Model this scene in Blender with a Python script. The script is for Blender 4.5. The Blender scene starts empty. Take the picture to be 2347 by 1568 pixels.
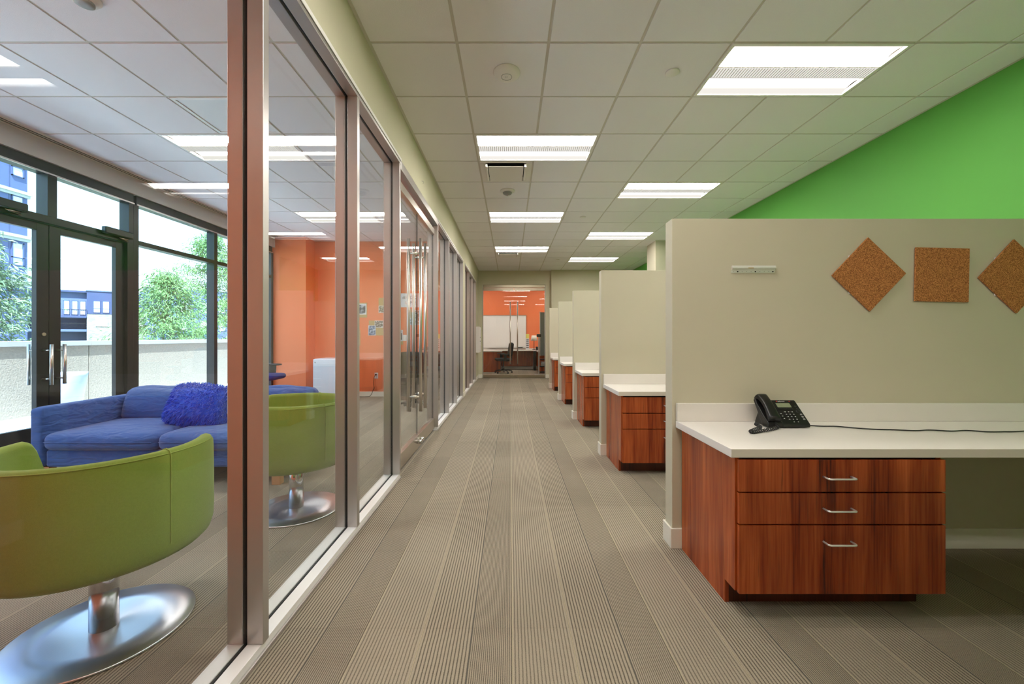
import bpy, bmesh, math, random
from mathutils import Vector, Matrix
random.seed(7)
SC = bpy.context.scene
COL = SC.collection
PI = math.pi
# ------------------------------------------------------------------ camera, sky, sun, exposure
CAMZ = 1.22
cd = bpy.data.cameras.new('camera')
cd.sensor_fit = 'HORIZONTAL'; cd.sensor_width = 36.0; cd.lens = 36.0 * 936 / 2347
cd.shift_x = 4 / 2347; cd.shift_y = -12 / 2347
cd.clip_start = 0.05; cd.clip_end = 500
cam = bpy.data.objects.new('camera', cd); COL.objects.link(cam)
cam.location = (0, 0, CAMZ); cam.rotation_euler = (PI / 2, 0, 0)
SC.camera = cam

SC.view_settings.view_transform = 'Standard'
SC.view_settings.look = 'None'
SC.view_settings.gamma = 1.0
SC.view_settings.use_curve_mapping = False
SC.view_settings.exposure = 0.0
LIGHT = 44.0           # radiance of the fluorescent lenses
SKY = 4.2
SUN = 30.0
SC.cycles.max_bounces = 12
SC.cycles.diffuse_bounces = 7
SC.cycles.glossy_bounces = 5
SC.cycles.transparent_max_bounces = 24
SC.cycles.sample_clamp_indirect = 12.0
SC.cycles.caustics_reflective = False

w = bpy.data.worlds.new('world'); SC.world = w; w.use_nodes = True
nt = w.node_tree; bg = nt.nodes['Background']
tc = nt.nodes.new('ShaderNodeTexCoord'); sx = nt.nodes.new('ShaderNodeSeparateXYZ')
rp = nt.nodes.new('ShaderNodeValToRGB')
rp.color_ramp.elements[0].position = 0.0; rp.color_ramp.elements[0].color = (0.60, 0.80, 1.0, 1)
rp.color_ramp.elements[1].position = 0.9; rp.color_ramp.elements[1].color = (0.30, 0.58, 1.0, 1)
nt.links.new(tc.outputs['Generated'], sx.inputs[0]); nt.links.new(sx.outputs['Z'], rp.inputs[0])
nt.links.new(rp.outputs[0], bg.inputs['Color']); bg.inputs['Strength'].default_value = SKY

sl = bpy.data.lights.new('sun', 'SUN'); sl.energy = SUN; sl.angle = 0.01; sl.color = (0.80, 0.90, 1.0)
so = bpy.data.objects.new('sun', sl); COL.objects.link(so)
so.rotation_euler = Vector((0.20, -0.50, 0.84)).to_track_quat('Z', 'Y').to_euler()
so.location = (-2, 0, 12)

# ------------------------------------------------------------------ helpers
def lin(c):
    return tuple(((x / 255) / 12.92 if x / 255 <= .04045 else ((x / 255 + .055) / 1.055) ** 2.4) for x in c) + (1,)

def at(px, py, Y):
    """world X, Z of a point of the photograph that stands Y metres down the hall"""
    return (px - 1169.5) / 936 * Y, CAMZ - (py - 772) / 936 * Y

class MB:
    def __init__(s): s.v = []; s.f = []; s.sm = []
    def add(s, vs, fs, smooth=False):
        o = len(s.v); s.v += [tuple(p) for p in vs]
        for f in fs: s.f.append(tuple(i + o for i in f)); s.sm.append(smooth)
        return s
    def box(s, x0, x1, y0, y1, z0, z1):
        if x0 > x1: x0, x1 = x1, x0
        if y0 > y1: y0, y1 = y1, y0
        if z0 > z1: z0, z1 = z1, z0
        return s.add([(x0,y0,z0),(x1,y0,z0),(x1,y1,z0),(x0,y1,z0),(x0,y0,z1),(x1,y0,z1),(x1,y1,z1),(x0,y1,z1)],
                     [(0,3,2,1),(4,5,6,7),(0,1,5,4),(1,2,6,5),(2,3,7,6),(3,0,4,7)])
    def prism(s, poly, axis, a0, a1):
        n = len(poly)
        def P(p, a):
            return {'x': (a, p[0], p[1]), 'y': (p[0], a, p[1]), 'z': (p[0], p[1], a)}[axis]
        return s.add([P(p, a0) for p in poly] + [P(p, a1) for p in poly],
                     [tuple(range(n))[::-1], tuple(range(n, 2 * n))] + [(i, (i + 1) % n, n + (i + 1) % n, n + i) for i in range(n)])
    def tube(s, pts, r, n=8, r1=None, caps=True):
        pts = [Vector(p) for p in pts]; m = len(pts)
        t0 = (pts[1] - pts[0]).normalized()
        u = t0.orthogonal().normalized(); vs = []
        for i, p in enumerate(pts):
            if i == 0: t = t0
            elif i == m - 1: t = (pts[-1] - pts[-2]).normalized()
            else: t = ((pts[i + 1] - p).normalized() + (p - pts[i - 1]).normalized()).normalized()
            u = (u - t * u.dot(t)).normalized(); b = t.cross(u)
            rr = r if r1 is None else r + (r1 - r) * i / (m - 1)
            for k in range(n):
                a = 2 * PI * k / n; vs.append(p + u * (rr * math.cos(a)) + b * (rr * math.sin(a)))
        fs = [(i*n+k, i*n+(k+1)%n, (i+1)*n+(k+1)%n, (i+1)*n+k) for i in range(m-1) for k in range(n)]
        s.add(vs, fs, True)
        if caps:
            o = len(s.v) - len(vs)
            s.f.append(tuple(o + k for k in range(n))[::-1]); s.sm.append(False)
            s.f.append(tuple(o + (m-1)*n + k for k in range(n))); s.sm.append(False)
        return s
    def cyl(s, p0, p1, r, r1=None, n=16): return s.tube([p0, p1], r, n, r1)
    def lathe(s, prof, cx=0, cy=0, n=32, smooth=True):
        vs = []; m = len(prof)
        for r, z in prof:
            for k in range(n):
                a = 2 * PI * k / n; vs.append((cx + r * math.cos(a), cy + r * math.sin(a), z))
        fs = [(i*n+k, i*n+(k+1)%n, (i+1)*n+(k+1)%n, (i+1)*n+k) for i in range(m-1) for k in range(n)]
        s.add(vs, fs, smooth); o = len(s.v) - len(vs)
        s.f.append(tuple(o + k for k in range(n))[::-1]); s.sm.append(False)
        s.f.append(tuple(o + (m-1)*n + k for k in range(n))); s.sm.append(False)
        return s
    def rbox(s, c, h, r, n=8, puff=(0, 0, 0), wob=0):
        """box with rounded edges whose faces swell out"""
        vs = {}; out = []; fs = []
        def pt(u):
            key = tuple(round(x, 4) for x in u)
            if key in vs: return vs[key]
            p = [u[i] * h[i] for i in range(3)]
            q = [max(-h[i] + r, min(h[i] - r, p[i])) for i in range(3)]
            d = Vector([p[i] - q[i] for i in range(3)])
            if d.length > 1e-9:
                d = d.normalized() * r
            p = [q[i] + d[i] for i in range(3)]
            for i in range(3):
                j, k = (i + 1) % 3, (i + 2) % 3
                b = max(0, 1 - u[j]**2) * max(0, 1 - u[k]**2)
                if abs(u[i]) > .5: p[i] += math.copysign(puff[i] * b, u[i])
            if wob:
                p = [p[i] + wob * math.sin(7*p[(i+1)%3]/max(h) + 3*i + 5*p[(i+2)%3]/max(h)) for i in range(3)]
            vs[key] = len(out); out.append((c[0]+p[0], c[1]+p[1], c[2]+p[2])); return vs[key]
        for ax in range(3):
            for sg in (-1, 1):
                for i in range(n):
                    for j in range(n):
                        q = []
                        for a, b in ((i, j), (i+1, j), (i+1, j+1), (i, j+1)):
                            u = [0, 0, 0]; u[ax] = sg
                            ca = -math.cos(PI * a / n); cb = -math.cos(PI * b / n)
                            u[(ax+1) % 3] = .5*ca + .5*(-1 + 2*a/n); u[(ax+2) % 3] = .5*cb + .5*(-1 + 2*b/n)
                            q.append(pt(u))
                        fs.append(tuple(q) if sg > 0 else tuple(q[::-1]))
        return s.add(out, fs, True)
    def xf(s, M, start=0):
        for i in range(start, len(s.v)): s.v[i] = tuple(M @ Vector(s.v[i]))
        return s
    def mesh(s, name, mat, recalc=True):
        me = bpy.data.meshes.new(name); me.from_pydata(s.v, [], s.f)
        me.polygons.foreach_set('use_smooth', s.sm)
        if recalc:
            bm = bmesh.new(); bm.from_mesh(me); bmesh.ops.recalc_face_normals(bm, faces=bm.faces); bm.to_mesh(me); bm.free()
        if mat: me.materials.append(mat)
        me.update(); return me
    def build(s, name, mat, parent=None, bevel=0, recalc=True, loc=None, seg=2):
        o = bpy.data.objects.new(name, s.mesh(name, mat, recalc)); COL.objects.link(o)
        if parent: o.parent = parent
        if loc: o.location = loc
        if bevel:
            m = o.modifiers.new('edge', 'BEVEL'); m.width = bevel; m.segments = seg; m.limit_method = 'ANGLE'; m.angle_limit = .6
        return o

def box(name, mat, parent, x0, x1, y0, y1, z0, z1, bevel=0):
    return MB().box(x0, x1, y0, y1, z0, z1).build(name, mat, parent, bevel)

def tag(o, label, cat, group=None, kind=None):
    o['label'] = label; o['category'] = cat
    if group: o['group'] = group
    if kind: o['kind'] = kind
    return o

def thing(name, label, cat, loc=(0, 0, 0), rz=0, group=None, kind=None):
    o = bpy.data.objects.new(name, None); COL.objects.link(o)
    o.location = loc; o.rotation_euler = (0, 0, rz); o.empty_display_size = .1
    return tag(o, label, cat, group, kind)

def copy_tree(o, parent=None):
    c = o.copy(); COL.objects.link(c); c.parent = parent
    for ch in KIDS.get(o.name, []): copy_tree(ch, c)
    return c
KIDS = {}
def index_kids():
    KIDS.clear()
    for o in COL.objects:
        if o.parent: KIDS.setdefault(o.parent.name, []).append(o)

# ------------------------------------------------------------------ materials
def newmat(name):
    m = bpy.data.materials.new(name); m.use_nodes = True
    return m, m.node_tree, m.node_tree.nodes['Principled BSDF']

def N(nt, t, **kw):
    n = nt.nodes.new('ShaderNode' + t)
    for k, v in kw.items(): setattr(n, k, v)
    return n

def math_(nt, op, a, b=None, c=None):
    n = N(nt, 'Math', operation=op)
    for i, v in enumerate((a, b, c)):
        if v is None: continue
        if isinstance(v, (int, float)): n.inputs[i].default_value = v
        else: nt.links.new(v, n.inputs[i])
    return n.outputs[0]

def mixc(nt, f, a, b):
    n = N(nt, 'Mix', data_type='RGBA')
    for sock, v in ((n.inputs[0], f), (n.inputs[6], a), (n.inputs[7], b)):
        if isinstance(v, (int, float, tuple)): sock.default_value = v
        else: nt.links.new(v, sock)
    return n.outputs[2]

def mat(name, rgb, rough=.6, metal=0.0, var=0.0, vscale=8, bump=0.0, bscale=200, spec=None, stretch=(1, 1, 1), sheen=0):
    m, nt, b = newmat(name)
    col = lin(rgb)
    b.inputs['Base Color'].default_value = col; b.inputs['Roughness'].default_value = rough; b.inputs['Metallic'].default_value = metal
    if spec is not None: b.inputs['Specular IOR Level'].default_value = spec
    if sheen: b.inputs['Sheen Weight'].default_value = sheen
    if var or bump:
        tc = N(nt, 'TexCoord'); mp = N(nt, 'Mapping'); mp.inputs['Scale'].default_value = stretch
        nt.links.new(tc.outputs['Object'], mp.inputs[0])
    if var:
        n = N(nt, 'TexNoise'); n.inputs['Scale'].default_value = vscale; n.inputs['Detail'].default_value = 4
        nt.links.new(mp.outputs[0], n.inputs['Vector'])
        f = math_(nt, 'MULTIPLY_ADD', n.outputs[0], 2 * var, 1 - var)
        vm = N(nt, 'VectorMath', operation='SCALE'); vm.inputs[0].default_value = col[:3]
        nt.links.new(f, vm.inputs['Scale']); nt.links.new(vm.outputs[0], b.inputs['Base Color'])
    if bump:
        n = N(nt, 'TexNoise'); n.inputs['Scale'].default_value = bscale; n.inputs['Detail'].default_value = 3
        nt.links.new(mp.outputs[0], n.inputs['Vector'])
        bp = N(nt, 'Bump'); bp.inputs['Strength'].default_value = bump; bp.inputs['Distance'].default_value = .01
        nt.links.new(n.outputs[0], bp.inputs['Height']); nt.links.new(bp.outputs[0], b.inputs['Normal'])
    return m

def emit(name, rgb, strength):
    m = bpy.data.materials.new(name); m.use_nodes = True; nt = m.node_tree; nt.nodes.clear()
    e = N(nt, 'Emission'); e.inputs[0].default_value = rgb + (1,); e.inputs[1].default_value = strength
    o = N(nt, 'OutputMaterial'); nt.links.new(e.outputs[0], o.inputs[0]); return m

def lens_mat(name, rgb, strength):
    """lens of a troffer: brightest beside the lamp, fading to its outer edge"""
    m = emit(name, rgb, strength); nt = m.node_tree; e = nt.nodes['Emission']
    tc = N(nt, 'TexCoord'); sp = N(nt, 'SeparateXYZ'); nt.links.new(tc.outputs['Object'], sp.inputs[0])
    d = math_(nt, 'ABSOLUTE', math_(nt, 'SUBTRACT', sp.outputs['Y'], .3048))
    r = N(nt, 'MapRange', interpolation_type='SMOOTHSTEP'); nt.links.new(d, r.inputs['Value'])
    r.inputs['From Min'].default_value = .10; r.inputs['From Max'].default_value = .235; r.inputs['To Min'].default_value = strength; r.inputs['To Max'].default_value = .92
    nt.links.new(r.outputs[0], e.inputs[1]); return m

def glass(name, tint, f0=.024):
    m = bpy.data.materials.new(name); m.use_nodes = True; nt = m.node_tree; nt.nodes.clear()
    g = N(nt, 'NewGeometry'); d = N(nt, 'VectorMath', operation='DOT_PRODUCT')
    nt.links.new(g.outputs['Incoming'], d.inputs[0]); nt.links.new(g.outputs['Normal'], d.inputs[1])
    c = math_(nt, 'ABSOLUTE', d.outputs['Value']); k = math_(nt, 'SUBTRACT', 1.0, c); k = math_(nt, 'POWER', k, 5.0)
    f = math_(nt, 'MULTIPLY_ADD', k, 1 - f0, f0)
    t = N(nt, 'BsdfTransparent'); t.inputs[0].default_value = tint + (1,)
    r = N(nt, 'BsdfGlossy'); r.inputs['Roughness'].default_value = 0.0; r.inputs[0].default_value = (1, 1, 1, 1)
    mx = N(nt, 'MixShader'); nt.links.new(f, mx.inputs[0]); nt.links.new(t.outputs[0], mx.inputs[1]); nt.links.new(r.outputs[0], mx.inputs[2])
    o = N(nt, 'OutputMaterial'); nt.links.new(mx.outputs[0], o.inputs[0]); return m

def wood(name, dark, light, rough=.3):
    m, nt, b = newmat(name)
    tc = N(nt, 'TexCoord'); mp = N(nt, 'Mapping'); mp.inputs['Scale'].default_value = (1, 1, .07)
    nt.links.new(tc.outputs['Object'], mp.inputs[0])
    n1 = N(nt, 'TexNoise'); n1.inputs['Scale'].default_value = 14; n1.inputs['Detail'].default_value = 6; n1.inputs['Distortion'].default_value = .8
    nt.links.new(mp.outputs[0], n1.inputs['Vector'])
    mp2 = N(nt, 'Mapping'); mp2.inputs['Scale'].default_value = (1, 1, .025); nt.links.new(tc.outputs['Object'], mp2.inputs[0])
    n2 = N(nt, 'TexNoise'); n2.inputs['Scale'].default_value = 110; n2.inputs['Detail'].default_value = 3
    nt.links.new(mp2.outputs[0], n2.inputs['Vector'])
    mp3 = N(nt, 'Mapping'); mp3.inputs['Scale'].default_value = (1, 1, .012); mp3.inputs['Location'].default_value = (3.1, 1.7, 0); nt.links.new(tc.outputs['Object'], mp3.inputs[0])
    n3 = N(nt, 'TexNoise'); n3.inputs['Scale'].default_value = 7.5; n3.inputs['Detail'].default_value = 1
    nt.links.new(mp3.outputs[0], n3.inputs['Vector'])
    a = math_(nt, 'MULTIPLY', n1.outputs[0], .50); c = math_(nt, 'MULTIPLY_ADD', n2.outputs[0], .32, a); c = math_(nt, 'MULTIPLY_ADD', n3.outputs[0], .35, c)
    r = N(nt, 'ValToRGB'); e = r.color_ramp.elements
    e[0].position = .42; e[0].color = lin(tuple(x * .45 for x in dark)); e[1].position = .76; e[1].color = lin(light)
    x = e.new(.50); x.color = lin(dark)
    x = e.new(.63); x.color = lin(tuple(dark[i] * .5 + light[i] * .5 for i in range(3)))
    nt.links.new(c, r.inputs[0])
    fl = N(nt, 'MapRange', interpolation_type='SMOOTHSTEP'); nt.links.new(n2.outputs[0], fl.inputs['Value'])
    fl.inputs['From Min'].default_value = .58; fl.inputs['From Max'].default_value = .74
    nt.links.new(mixc(nt, math_(nt, 'MULTIPLY', fl.outputs[0], .6), r.outputs[0], lin(tuple(x * .3 for x in dark))), b.inputs['Base Color'])
    b.inputs['Roughness'].default_value = rough
    bp = N(nt, 'Bump'); bp.inputs['Strength'].default_value = .06; nt.links.new(n2.outputs[0], bp.inputs['Height']); nt.links.new(bp.outputs[0], b.inputs['Normal'])
    return m

def carpet():
    m, nt, b = newmat('carpet')
    g = N(nt, 'NewGeometry'); s = N(nt, 'SeparateXYZ'); nt.links.new(g.outputs['Position'], s.inputs[0])
    wn = N(nt, 'TexNoise'); wn.inputs['Scale'].default_value = 14; wn.inputs['Detail'].default_value = 2
    nt.links.new(g.outputs['Position'], wn.inputs['Vector'])
    xw = math_(nt, 'MULTIPLY_ADD', wn.outputs[0], .003, s.outputs['X'])
    x = math_(nt, 'SUBTRACT', xw, .007); x = math_(nt, 'DIVIDE', x, .6096); x = math_(nt, 'FRACT', x); x = math_(nt, 'MULTIPLY', x, .6096)
    fine = math_(nt, 'GREATER_THAN', x, .447)
    bold = math_(nt, 'GREATER_THAN', x, .243); bold = math_(nt, 'SUBTRACT', bold, fine)
    def ribs(per):
        p = math_(nt, 'MULTIPLY', x, 2 * PI / per); return math_(nt, 'MULTIPLY_ADD', math_(nt, 'COSINE', p), .5, .5)
    rc = math_(nt, 'POWER', ribs(.01350), 2.6); rf = math_(nt, 'POWER', ribs(.0076), 1.6)
    amp = math_(nt, 'MULTIPLY_ADD', bold, .16, .60)
    d = math_(nt, 'MULTIPLY', rc, amp)
    nf = math_(nt, 'SUBTRACT', 1.0, fine)
    d = math_(nt, 'ADD', math_(nt, 'MULTIPLY', d, nf), math_(nt, 'MULTIPLY', math_(nt, 'MULTIPLY', rf, .72), fine))
    n1 = N(nt, 'TexNoise'); n1.inputs['Scale'].default_value = 330; n1.inputs['Detail'].default_value = 2; nt.links.new(g.outputs['Position'], n1.inputs['Vector'])
    n2 = N(nt, 'TexNoise'); n2.inputs['Scale'].default_value = 1.4; n2.inputs['Detail'].default_value = 5; nt.links.new(g.outputs['Position'], n2.inputs['Vector'])
    d2 = math_(nt, 'ADD', d, math_(nt, 'MULTIPLY_ADD', n1.outputs[0], 1.1, -.55))
    d2 = math_(nt, 'ADD', d2, math_(nt, 'MULTIPLY_ADD', n2.outputs[0], .4, -.2))
    base = mixc(nt, d2, lin((162, 151, 134)), lin((44, 37, 28)))
    # pale pinstripes
    def line(x0, wd):
        q = math_(nt, 'ABSOLUTE', math_(nt, 'SUBTRACT', x, x0)); return math_(nt, 'LESS_THAN', q, wd)
    l = math_(nt, 'MAXIMUM', line(.0035, .0018), line(.243, .0015))
    base = mixc(nt, math_(nt, 'MULTIPLY', l, .8), base, lin((182, 170, 142)))
    base = mixc(nt, math_(nt, 'MULTIPLY', line(.447, .0022), .5), base, lin((80, 84, 82)))
    oi = N(nt, 'ObjectInfo'); k = math_(nt, 'MULTIPLY_ADD', oi.outputs['Random'], .10, .95)
    vm = N(nt, 'VectorMath', operation='SCALE'); nt.links.new(base, vm.inputs[0]); nt.links.new(k, vm.inputs['Scale'])
    nt.links.new(vm.outputs[0], b.inputs['Base Color'])
    b.inputs['Roughness'].default_value = .95; b.inputs['Specular IOR Level'].default_value = .15
    bp = N(nt, 'Bump'); bp.inputs['Strength'].default_value = .5; bp.inputs['Distance'].default_value = .004; bp.invert = True
    nt.links.new(d2, bp.inputs['Height']); nt.links.new(bp.outputs[0], b.inputs['Normal'])
    return m

def folds(name, rgb):
    m = mat(name, rgb, .9, var=.10, vscale=140, bump=.3, bscale=420, spec=.1, sheen=.3); nt = m.node_tree; b = nt.nodes['Principled BSDF']
    old = b.inputs['Normal'].links[0].from_node
    tc = N(nt, 'TexCoord'); mp = N(nt, 'Mapping'); mp.inputs['Scale'].default_value = (.8, 1, 2.6); mp.inputs['Rotation'].default_value = (.2, .5, .3)
    n = N(nt, 'TexNoise'); n.inputs['Scale'].default_value = 7; n.inputs['Detail'].default_value = 2; n.inputs['Distortion'].default_value = .6
    nt.links.new(tc.outputs['Object'], mp.inputs[0]); nt.links.new(mp.outputs[0], n.inputs['Vector'])
    bp = N(nt, 'Bump'); bp.inputs['Strength'].default_value = .55; bp.inputs['Distance'].default_value = .05
    nt.links.new(n.outputs[0], bp.inputs['Height']); nt.links.new(bp.outputs[0], old.inputs['Normal']); return m

def speckle(name, c0, c1, scale, rough=.9, bump=.3):
    m, nt, b = newmat(name)
    tc = N(nt, 'TexCoord'); v = N(nt, 'TexVoronoi'); v.inputs['Scale'].default_value = scale
    n = N(nt, 'TexNoise'); n.inputs['Scale'].default_value = scale * .8; n.inputs['Detail'].default_value = 4
    nt.links.new(tc.outputs['Object'], v.inputs['Vector']); nt.links.new(tc.outputs['Object'], n.inputs['Vector'])
    s = N(nt, 'SeparateColor'); nt.links.new(v.outputs['Color'], s.inputs[0])
    f = math_(nt, 'MULTIPLY_ADD', s.outputs[0], .5, math_(nt, 'MULTIPLY', n.outputs[0], .5))
    r = N(nt, 'ValToRGB'); r.color_ramp.elements[0].position = .25; r.color_ramp.elements[1].position = .75
    r.color_ramp.elements[0].color = lin(c0); r.color_ramp.elements[1].color = lin(c1)
    nt.links.new(f, r.inputs[0]); nt.links.new(r.outputs[0], b.inputs['Base Color']); b.inputs['Roughness'].default_value = rough
    bp = N(nt, 'Bump'); bp.inputs['Strength'].default_value = bump; nt.links.new(n.outputs[0], bp.inputs['Height']); nt.links.new(bp.outputs[0], b.inputs['Normal'])
    return m

def brushed_disc(name, rgb):
    """turned steel: anisotropic shine around the centre"""
    m, nt, b = newmat(name)
    b.inputs['Base Color'].default_value = lin(rgb); b.inputs['Metallic'].default_value = 1; b.inputs['Roughness'].default_value = .30
    b.inputs['Anisotropic'].default_value = .7
    t = N(nt, 'Tangent', direction_type='RADIAL', axis='Z'); nt.links.new(t.outputs[0], b.inputs['Tangent'])
    return m

def print_mat(name, cols, scale):
    """a photographic print: soft blotches of ink"""
    m, nt, b = newmat(name)
    tc = N(nt, 'TexCoord'); n = N(nt, 'TexNoise'); n.inputs['Scale'].default_value = scale; n.inputs['Detail'].default_value = 4
    nt.links.new(tc.outputs['Object'], n.inputs['Vector'])
    r = N(nt, 'ValToRGB'); e = r.color_ramp.elements
    e[0].position = .36; e[0].color = lin(cols[0]); e[1].position = .64; e[1].color = lin(cols[-1])
    for i, c in enumerate(cols[1:-1]): x = e.new(.36 + .28 * (i + 1) / (len(cols) - 1)); x.color = lin(c)
    nt.links.new(n.outputs[0], r.inputs[0]); nt.links.new(r.outputs[0], b.inputs['Base Color']); b.inputs['Roughness'].default_value = .4
    return m

def stone_mat():
    m, nt, b = newmat('ledge_stone')
    tc = N(nt, 'TexCoord'); br = N(nt, 'TexBrick'); br.inputs['Scale'].default_value = 2.2
    br.inputs['Color1'].default_value = lin((150, 147, 139)); br.inputs['Color2'].default_value = lin((112, 110, 109)); br.inputs['Mortar'].default_value = lin((110, 110, 112))
    br.inputs['Mortar Size'].default_value = .025; br.inputs['Brick Width'].default_value = .9; br.inputs['Row Height'].default_value = .32
    mp = N(nt, 'Mapping'); mp.inputs['Rotation'].default_value = (PI / 2, 0, 0)
    nt.links.new(tc.outputs['Object'], mp.inputs[0]); nt.links.new(mp.outputs[0], br.inputs['Vector']); nt.links.new(br.outputs[0], b.inputs['Base Color'])
    b.inputs['Roughness'].default_value = .9
    return m

M = dict(
    tile=mat('ceiling_tile', (240, 236, 239), .95, var=.04, vscale=260, bump=.25, bscale=320, spec=.1),
    grid=mat('ceiling_grid', (206, 200, 190), .6),
    paint=mat('beige_paint', (201, 195, 170), .75, var=.02, vscale=3, bump=.03, bscale=150, spec=.25),
    part=mat('partition_paint', (196, 189, 167), .7, var=.025, vscale=4, bump=.03, bscale=150, spec=.25),
    green=mat('green_paint', (96, 170, 74), .6, var=.015, vscale=3, spec=.3),
    orange=mat('orange_paint', (238, 128, 82), .6, var=.02, vscale=3, spec=.3),
    white_wall=mat('white_paint', (225, 224, 220), .7),
    bulk=mat('bulkhead_paint', (196, 194, 192), .7, bump=.05, bscale=120),
    trim=mat('white_trim', (232, 228, 224), .4),
    base=mat('baseboard', (226, 221, 208), .5),
    alu=mat('satin_aluminium', (192, 187, 184), .36, metal=.8),
    sill=mat('pale_sill_metal', (236, 234, 233), .4, metal=.1),  # same aluminium as the posts, paler to paint in the ceiling's glare
    bright=mat('bright_rail_metal', (235, 233, 230), .3, metal=.5),
    bronze=mat('aged_steel', (168, 158, 138), .3, metal=1),
    gasket=mat('black_gasket', (12, 12, 12), .7),
    steel=mat('brushed_steel', (214, 206, 196), .28, metal=1, bump=.03, bscale=400, stretch=(1, 1, .02)),
    chrome=mat('chrome', (205, 205, 208), .08, metal=1),
    dark=mat('dark_bronze_frame', (16, 20, 28), .4),
    black=mat('black_plastic', (20, 20, 20), .35),
    blackm=mat('black_fabric', (22, 22, 25), .9),
    key=mat('phone_key', (30, 30, 30), .3),
    grey=mat('grey_plastic', (150, 150, 148), .5),
    lcd=mat('phone_screen', (132, 138, 112), .25),
    lamin=mat('white_laminate', (226, 220, 214), .35, var=.02, vscale=6),
    edge=mat('laminate_edge', (214, 207, 196), .4),
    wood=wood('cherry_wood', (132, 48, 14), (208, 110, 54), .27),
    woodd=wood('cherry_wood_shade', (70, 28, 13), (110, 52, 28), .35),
    cork=speckle('cork', (118, 66, 28), (208, 140, 80), 330, .95, .5),
    kraft=mat('kraft_board', (190, 160, 106), .8, var=.03, vscale=30),
    paper=mat('white_paper', (232, 232, 236), .6),
    fabric_g=mat('green_felt', (134, 154, 70), .95, var=.10, vscale=160, bump=.25, bscale=500, spec=.1, sheen=.25),
    fabric_s=mat('green_piping', (150, 168, 84), .9),
    fabric_b=folds('blue_upholstery', (62, 94, 156)),
    fur=mat('blue_fur', (30, 88, 214), .8, sheen=.5),
    disc=brushed_disc('turned_steel', (215, 216, 222)),
    oak=mat('pale_oak', (196, 150, 104), .5, var=.08, vscale=20, stretch=(1, 1, .1)),
    fridge=mat('white_enamel', (226, 230, 238), .35),
    concrete=mat('sandblasted_concrete', (138, 127, 114), .95, var=.30, vscale=34, bump=.8, bscale=42),
    cap=mat('cast_stone_cap', (150, 147, 143), .8, var=.05, vscale=12),
    deck=mat('terrace_paving', (216, 218, 222), .9, var=.06, vscale=6),
    planter=mat('white_planter', (150, 160, 188), .6),
    soil=mat('dark_gravel', (60, 62, 84), .95, var=.3, vscale=60),
    siding=mat('blue_grey_siding', (76, 88, 130), .8, var=.04, vscale=2),
    siding2=mat('slate_siding', (50, 60, 96), .8, var=.04, vscale=2),
    cream=mat('cream_cornice', (160, 163, 163), .8),
    pane_far=mat('far_window_glass', (190, 200, 206), .15, spec=.6),
    frame_far=mat('navy_window_frame', (70, 80, 116), .6),
    stone=stone_mat(),
    leaf=mat('bright_leaves', (106, 140, 88), .7, var=.25, vscale=3, spec=.2),
    leaf2=mat('pale_leaves', (116, 138, 108), .7, var=.25, vscale=3, spec=.2),
    bark=mat('bark', (104, 92, 86), .9, var=.2, vscale=12),
    street=mat('ground', (140, 150, 120), .95, var=.1, vscale=2),
    led_red=mat('red_mark', (196, 40, 30), .4),
    ink=mat('black_ink', (30, 34, 44), .6),
    ink_o=mat('orange_ink', (226, 104, 60), .6),
    ink_w=mat('white_ink', (225, 225, 225), .5),
    shade=mat('linen_shade', (236, 232, 220), .8),
    board=mat('whiteboard_face', (236, 234, 232), .18),
    greyb=mat('grey_board', (128, 136, 134), .6),
    blueseat=mat('navy_seat_fabric', (38, 42, 112), .9),
    lens=lens_mat('light_lens', (1.0, .95, .88), LIGHT),
    basket=emit('light_basket', (1.0, .96, .90), .80),
    glass=glass('clear_glass', (.97, .985, .98)),
    glass_w=glass('window_glass', (.93, .975, .965)),
    carpet=carpet(),
)

# ------------------------------------------------------------------ the room's main measures
CEIL = 3.17; XL = -.945; XI = -1.08; XR = 3.593; XW = -4.62; YF = 12.05; YL = 8.35; YN = -2.6; YO = 15.4
T = .6096
gx = lambda k: -.354 + T * k
gy = lambda n: 2.706 + T * n

# ------------------------------------------------------------------ floor
floor = tag(box('floor', M['carpet'], None, -4.9, 4.0, YN - .3, 16.0, -.25, -.004), 'ribbed taupe carpet tile floor through hall and lounge', 'floor', kind='structure')
fx = lambda k: .007 + T * k
fy = lambda n: 1.10 + T * n
G = .0006
ctile = MB().box(G, T - G, G, T - G, -.004, 0).mesh('carpet_tile', M['carpet'])
def put_tile(me, x, y, name, parent, z=0):
    o = bpy.data.objects.new(name, me); COL.objects.link(o); o.location = (x, y, z); o.parent = parent; return o
rest = MB()
for i in range(-8, 6):
    for n in range(-7, 25):
        x0, x1 = max(fx(i), XW), min(fx(i + 1), XR); y0, y1 = max(fy(n), YN), min(fy(n + 1), YO)
        if x1 - x0 < .01 or y1 - y0 < .01: continue
        vis = n >= 0 and y0 < YF and not (x1 < -1.2 and y0 > YL)
        if vis and x1 - x0 > T - .005 and y1 - y0 > T - .005: put_tile(ctile, fx(i), fy(n), 'carpet_tile', floor)
        elif vis: MB().box(x0 + G, x1 - G, y0 + G, y1 - G, -.004, 0).build('carpet_tile', M['carpet'], floor)
        else: rest.box(x0 + G, x1 - G, y0 + G, y1 - G, -.004, 0)
o = rest.build('carpet_field', M['carpet'], floor); o['kind'] = 'stuff'

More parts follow.
